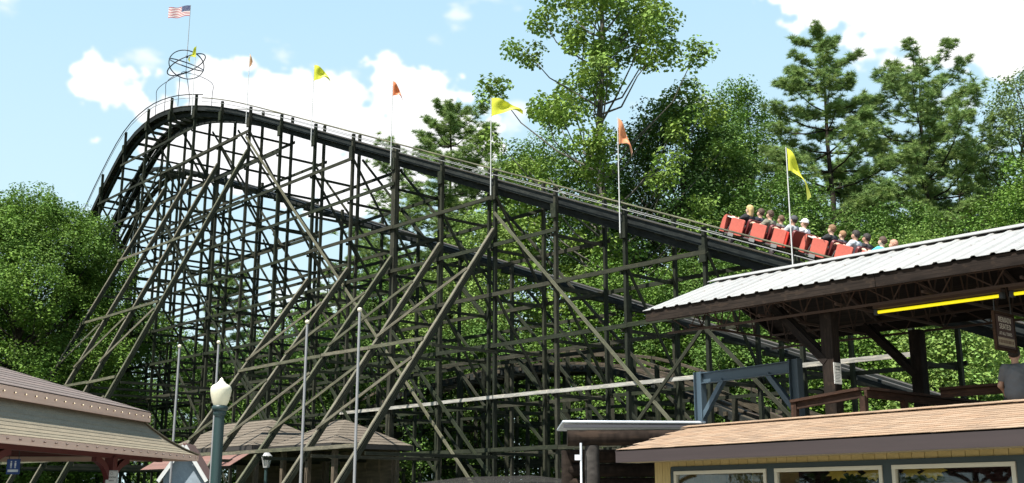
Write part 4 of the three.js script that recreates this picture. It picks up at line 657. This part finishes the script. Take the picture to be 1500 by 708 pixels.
/* ------------------------------------------------------------------ trees */
const leafShape = (kind, seed) => { // clumps of small leaves or needles in a ball of radius 1
  const r = mulberry(seed), pos = [], nor = [], n = kind === 'pine' ? 64 : kind === 'big' ? 30 : 54;
  for (let i = 0; i < n; i++) {
    const th = r() * 6.283, u = r() * 2 - 1, s = Math.sqrt(1 - u * u), dir = V(s * Math.cos(th), u * 0.8, s * Math.sin(th)), rad = kind === 'pine' ? 0.1 : 0.25 + 0.75 * Math.cbrt(r());
    const c = dir.clone().multiplyScalar(rad);
    if (kind === 'pine') {
      if (dir.y < -0.4) dir.y *= -0.6; const tip = dir.clone().normalize().multiplyScalar(0.75 + 0.35 * r()), side = V(r() - 0.5, r() - 0.5, r() - 0.5).cross(dir).normalize().multiplyScalar(0.042), nn = V().crossVectors(side, tip).normalize();
      const a = c.clone().sub(side), b = c.clone().add(side); for (const q of [a, b, tip]) { pos.push(q.x, q.y, q.z); nor.push(nn.x, nn.y, nn.z); }
    } else {
      const nn = V(r() - 0.5, 0.35 + r() * 0.9, r() - 0.5).normalize().lerp(dir, 0.35).normalize(), ax = V(r() - 0.5, r() - 0.5, r() - 0.5).cross(nn).normalize(), ay = V().crossVectors(nn, ax), L_ = (kind === 'big' ? 0.37 : 0.235) * (0.7 + 0.6 * r()), W_ = L_ * (kind === 'big' ? 0.48 : 0.36), droop = -0.25 * L_;
      const A = c.clone().addScaledVector(ax, -L_ * 0.5), B = c.clone().addScaledVector(ay, W_), C = c.clone().addScaledVector(ax, L_ * 0.6).addScaledVector(nn, droop), E = c.clone().addScaledVector(ay, -W_);
      const M = c.clone().addScaledVector(nn, -0.12 * L_);
      for (const t of [[A, M, B], [M, C, B], [A, E, M], [M, E, C]]) { const q = V().subVectors(t[1], t[0]).cross(V().subVectors(t[2], t[0])).normalize(); if (q.dot(nn) < 0) q.negate(); for (const p of t) { pos.push(p.x, p.y, p.z); nor.push(q.x, q.y, q.z); } }
    }
  }
  const g = new THREE.BufferGeometry(); g.setAttribute('position', new THREE.Float32BufferAttribute(pos, 3)); g.setAttribute('normal', new THREE.Float32BufferAttribute(nor, 3)); g.setAttribute('uv', new THREE.Float32BufferAttribute(new Float32Array(pos.length / 3 * 2), 2)); return g;
};
const clumps = { leaf: leafShape('leaf', 1), big: leafShape('big', 2), pine: leafShape('pine', 3) };
const leafMat = (r, g, b) => new THREE.MeshPhysicalMaterial({ color: rgb(r, g, b), roughness: 0.85, specularIntensity: 0.4, transmission: 0.27, thickness: 0, side: THREE.DoubleSide });
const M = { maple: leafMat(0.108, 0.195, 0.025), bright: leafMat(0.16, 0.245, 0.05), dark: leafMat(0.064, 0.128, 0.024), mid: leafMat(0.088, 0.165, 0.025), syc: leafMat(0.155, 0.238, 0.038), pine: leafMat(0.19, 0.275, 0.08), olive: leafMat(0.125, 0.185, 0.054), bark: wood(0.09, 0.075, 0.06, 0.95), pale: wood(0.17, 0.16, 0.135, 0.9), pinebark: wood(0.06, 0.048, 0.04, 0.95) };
const _q = new THREE.Quaternion(), _e = new THREE.Euler(), _s = V(), _c = new THREE.Color();
function foliage(parent, geo, mat, pts, rnd, tint = 0.5) {
  const im = new THREE.InstancedMesh(geo, mat, pts.length); im.name = 'crown'; im.userData.kind = 'stuff';
  pts.forEach(([p, s, flat], i) => { _e.set((rnd() - 0.5) * 0.7, rnd() * 6.283, (rnd() - 0.5) * 0.7); _q.setFromEuler(_e); _s.set(s, s * (flat ?? 1), s); im.setMatrixAt(i, _m.compose(p, _q, _s)); const v = 1 - tint / 2 + tint * rnd(), y = (rnd() - 0.5) * 0.16; im.setColorAt(i, _c.setRGB(v * (1 + y), v, v * (1 - y))); });
  shadow(im); parent.add(im); return im;
}
function limb(pts, r0, r1, n = 7) { const gs = []; for (let i = 0; i + 1 < pts.length; i++) { const a = i / (pts.length - 1), b = (i + 1) / (pts.length - 1); gs.push(rod(pts[i], pts[i + 1], lerp(r0, r1, a) * 1.02, lerp(r0, r1, b), n)); } return gs; }
function leafy(name, label, o) { // o: x z h r base mat geo clump n lobes seed squash bark
  const rnd = mulberry(o.seed), t = thing(name, label, 'tree', [o.x, 0, o.z], rnd() * 6, o.group), base = o.base ?? 0.25, lobes = [], wood_ = [];
  const trunkTop = o.h * (o.lead ?? 0.72), tr = o.tr ?? o.h * 0.014, wob = () => (rnd() - 0.5) * o.h * 0.025;
  const spine = [V(0, -0.1, 0)]; for (let i = 1; i <= 12; i++) { const p = spine[i - 1]; spine.push(V(p.x + wob() * 0.6, trunkTop * i / 12, p.z + wob() * 0.6)); } wood_.push(...limb(spine, tr, tr * 0.35, 9));
  const N_ = o.lobes ?? 34;
  for (let i = 0; i < N_; i++) {
    const v = (i + rnd()) / N_, y = lerp(o.h * base, o.h - o.r * (o.lobe ?? 0.3) * 0.9, v), prof = Math.pow(Math.sin(Math.PI * clamp(0.12 + 0.86 * Math.pow(v, o.peak ?? 1))), 0.65), a = i * 2.4 + rnd() * 1.2, rr = o.r * prof * (0.35 + 0.65 * Math.sqrt(rnd())) * (0.85 + 0.3 * rnd());
    const c = V(rr * Math.cos(a), y, rr * Math.sin(a)), R = o.r * (o.lobe ?? 0.3) * (0.65 + 0.7 * rnd()); lobes.push([c, R]);
    const yf = clamp(y - rr * 0.75 - rnd() * 1.6, o.h * 0.1, trunkTop * 0.97), fi = yf / trunkTop * 12, from = spine[Math.floor(fi)].clone().lerp(spine[Math.min(12, Math.floor(fi) + 1)], fi % 1), m1 = from.clone().lerp(c, 0.35).add(V((rnd() - 0.5) * 0.5, -0.025 * o.h * rnd(), (rnd() - 0.5) * 0.5)), m2 = from.clone().lerp(c, 0.7).add(V((rnd() - 0.5) * 0.6, -0.02 * o.h * rnd(), (rnd() - 0.5) * 0.6)); wood_.push(...limb([from, m1, m2, c.clone().add(V(0, R * 0.3, 0))], tr * (o.limb ?? 0.26), tr * 0.05, 5));
  }
  part('trunk', wood_, o.bark ?? M.bark, t);
  const pts = [];
  for (const [c, R] of lobes) { const n = Math.round((o.n ?? 1) * 30 * Math.pow(R / o.clump, 1.6) / 6); for (let i = 0; i < n; i++) { const u = rnd() * 2 - 1, th = rnd() * 6.283, s = Math.sqrt(1 - u * u), q = R * (0.45 + 0.65 * Math.sqrt(rnd())); pts.push([V(c.x + q * s * Math.cos(th), c.y + q * u * (o.squash ?? 0.7), c.z + q * s * Math.sin(th)), o.clump * (0.7 + 0.6 * rnd())]); } }
  foliage(t, clumps[o.geo ?? 'leaf'], o.mat, pts, rnd, o.tint); return t;
}
function pine(label, o) {
  const rnd = mulberry(o.seed), t = thing('pine_tree', label, 'tree', [o.x, 0, o.z], rnd() * 6, o.group), wood_ = [], pts = [], tr = o.h * 0.013;
  const spine = []; for (let i = 0; i <= 8; i++) spine.push(V((rnd() - 0.5) * 0.25, o.h * i / 8 - (i ? 0 : 0.1), (rnd() - 0.5) * 0.25)); wood_.push(...limb(spine, tr, 0.02, 8));
  for (let y = o.h * (o.base ?? 0.22); y < o.h - 0.3; y += lerp(0.8, 1.25, rnd()) * (o.gap ?? 1)) {
    const v = y / o.h, n = 4 + Math.floor(rnd() * 3), a0 = rnd() * 6.28;
    for (let i = 0; i < n; i++) {
      const top = 1 - v, len = o.r * Math.pow(clamp(top * 1.25), o.pow ?? 0.75) * (0.5 + 0.75 * rnd()) + 0.25, a = a0 + i * 6.283 / n + (rnd() - 0.5) * 0.6, rise = lerp(0.02, o.rise ?? 0.6, Math.pow(v, 2)) * len, b = V(0, y, 0), pt = u => V(Math.cos(a) * len * u, y + rise * u * u + 0.12 * len * (u * u - u * 0.6), Math.sin(a) * len * u);
      wood_.push(...limb([b, pt(0.4), pt(0.75), pt(1)], tr * 0.28 * (0.3 + top), 0.012, 5));
      const m = Math.ceil(len * (o.dens ?? 20)); for (let j = 0; j < m; j++) { const u = 0.25 + 0.78 * Math.sqrt(rnd()), p = pt(u), sp = len * 0.24 * (1.15 - 0.5 * u); pts.push([p.add(V((rnd() - 0.5) * 2 * sp, (rnd() - 0.35) * 0.28 + rnd() * 0.07 * len, (rnd() - 0.5) * 2 * sp)), (o.tuft ?? 0.3) * (0.7 + 0.6 * rnd()), 0.85]); }
    }
  }
  for (let i = 0; i < 14; i++) pts.push([V((rnd() - 0.5) * 0.3, o.h - rnd() * 1.2, (rnd() - 0.5) * 0.3), 0.26]);
  part('trunk', wood_, M.pinebark, t); foliage(t, clumps.pine, o.mat ?? M.pine, pts, rnd, 0.4); return t;
}
const B_ = 'trees behind the coaster';
leafy('sycamore_tree', 'very tall open sycamore with large leaves and pale limbs, reaching above the frame', { x: 4.6, z: -52, h: 29, r: 6.0, base: 0.22, mat: M.syc, geo: 'big', clump: 0.46, n: 1.0, lobes: 92, lobe: 0.15, seed: 21, bark: M.pale, lead: 0.9, tr: 0.3, limb: 0.2, squash: 0.6, peak: 1.15 });
pine('soft pine beside the tall sycamore, partly behind the broad yellow pennant', { x: -3.6, z: -62, h: 24.3, r: 6.6, seed: 31, dens: 22, base: 0.25, pow: 0.55 });
leafy('maple_tree', 'dense dark green maple right of the tall sycamore', { x: 8.8, z: -56, h: 23, r: 5.2, mat: M.dark, clump: 0.55, n: 1.3, lobes: 60, seed: 41, group: B_ });
leafy('leafy_tree', 'tall mid green tree between the dark maple and the tallest pine', { x: 13.4, z: -61, h: 25.6, r: 3.9, mat: M.maple, clump: 0.55, n: 1.2, lobes: 50, seed: 42, group: B_, peak: 0.9 });
pine('tallest pine with a bare leaning tip and long level boughs', { x: 16.2, z: -54, h: 25.7, r: 6.0, seed: 32, pow: 0.6, gap: 1.1, base: 0.15, rise: 0.3, dens: 20 });
pine('broad pine with upswept boughs near the end of the train', { x: 21.1, z: -54, h: 24, r: 6.4, seed: 33, pow: 0.55, rise: 0.9, base: 0.25, dens: 22 });
pine('pine half hidden behind the tallest pine', { x: 13.0, z: -66, h: 24.3, r: 6.0, seed: 34, group: B_ });
pine('pine seen between the tallest pine and the broad pine', { x: 20.4, z: -66, h: 22.8, r: 6.2, seed: 35, group: B_ });
pine('pine between the broad pine and the airy pale tree', { x: 25.2, z: -60, h: 21.5, r: 6, seed: 39, group: B_ });
leafy('leafy_tree', 'airy pale tree at the right end of the wood', { x: 26.4, z: -53, h: 23.8, r: 4.6, mat: M.olive, clump: 0.5, n: 0.75, lobes: 48, lobe: 0.24, seed: 43, squash: 0.45, group: B_ });
leafy('leafy_tree', 'bright green rounded tree under the airy pale tree', { x: 22.6, z: -46, h: 16.6, r: 4.4, base: 0.12, mat: M.maple, clump: 0.5, n: 1.1, lobes: 46, seed: 44, group: B_ });
leafy('leafy_tree', 'broad green tree behind the airy pale tree', { x: 28.5, z: -60, h: 20, r: 5.5, base: 0.12, mat: M.dark, clump: 0.6, n: 1.1, lobes: 46, seed: 45, group: B_ });
leafy('leafy_bush', 'light yellow green bush just past the riders above the metal roof', { x: 14.6, z: -39, h: 11.6, r: 2.5, base: 0.1, mat: M.bright, clump: 0.42, n: 1.2, lobes: 40, seed: 46, group: B_ });
leafy('leafy_bush', 'light green bush top showing behind the yellow pennant pole', { x: 11.6, z: -45, h: 13.4, r: 2.2, base: 0.15, mat: M.bright, clump: 0.45, n: 1.1, lobes: 34, seed: 47, group: B_ });
// lower wood seen through the trestles
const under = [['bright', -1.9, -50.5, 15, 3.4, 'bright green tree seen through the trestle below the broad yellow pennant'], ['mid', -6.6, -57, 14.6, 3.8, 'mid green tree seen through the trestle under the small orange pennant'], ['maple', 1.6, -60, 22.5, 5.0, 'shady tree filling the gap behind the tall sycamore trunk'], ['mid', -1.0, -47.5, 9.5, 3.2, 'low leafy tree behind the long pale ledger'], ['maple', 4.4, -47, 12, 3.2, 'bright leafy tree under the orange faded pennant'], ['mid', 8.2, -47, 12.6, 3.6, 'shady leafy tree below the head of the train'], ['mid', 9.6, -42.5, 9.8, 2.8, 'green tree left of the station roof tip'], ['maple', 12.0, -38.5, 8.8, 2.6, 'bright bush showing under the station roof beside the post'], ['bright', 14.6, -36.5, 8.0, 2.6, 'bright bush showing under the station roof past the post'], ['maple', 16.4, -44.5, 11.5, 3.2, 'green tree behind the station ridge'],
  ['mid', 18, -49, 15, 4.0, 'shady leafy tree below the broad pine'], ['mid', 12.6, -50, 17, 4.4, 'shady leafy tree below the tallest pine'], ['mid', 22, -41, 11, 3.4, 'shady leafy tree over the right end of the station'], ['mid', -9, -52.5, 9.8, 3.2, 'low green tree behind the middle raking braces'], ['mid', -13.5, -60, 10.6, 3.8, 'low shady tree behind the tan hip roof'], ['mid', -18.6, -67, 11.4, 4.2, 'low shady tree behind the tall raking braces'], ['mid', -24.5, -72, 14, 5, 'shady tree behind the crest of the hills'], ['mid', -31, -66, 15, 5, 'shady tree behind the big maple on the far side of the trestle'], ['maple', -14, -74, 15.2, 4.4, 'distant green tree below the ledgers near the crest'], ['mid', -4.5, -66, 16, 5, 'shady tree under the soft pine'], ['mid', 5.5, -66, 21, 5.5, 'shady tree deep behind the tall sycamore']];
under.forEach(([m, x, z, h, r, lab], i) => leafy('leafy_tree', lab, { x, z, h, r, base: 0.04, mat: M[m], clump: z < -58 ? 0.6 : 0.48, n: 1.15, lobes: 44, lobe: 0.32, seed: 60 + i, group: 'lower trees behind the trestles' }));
pine('distant pine below the crest left of the soft pine', { x: -9.4, z: -70, h: 18.6, r: 4.4, seed: 36, group: B_ });
pine('distant small pine behind the ledgers of the lift hill', { x: -13.2, z: -78, h: 17.6, r: 4.2, seed: 37, group: B_ });
pine('farthest pine seen low through the tall braces', { x: -21.5, z: -82, h: 19.4, r: 4.2, seed: 38, group: B_ });
leafy('maple_tree', 'large sunlit maple left of the trestle with deep shade below', { x: -22.3, z: -50.2, h: 15.9, r: 5.5, base: 0.08, mat: M.maple, clump: 0.44, n: 1.5, lobes: 135, lobe: 0.22, seed: 51 });
leafy('maple_tree', 'second maple behind the big one at the pavilion roof', { x: -29, z: -54, h: 15, r: 5.6, base: 0.1, mat: M.maple, clump: 0.55, n: 1.2, lobes: 60, seed: 52 });
leafy('leafy_tree', 'leafy tree mirrored in the booth windows', { x: -27, z: -20, h: 12, r: 5, base: 0.1, mat: M.maple, clump: 0.6, n: 0.9, lobes: 40, seed: 53 });

renderer.render(scene, camera);
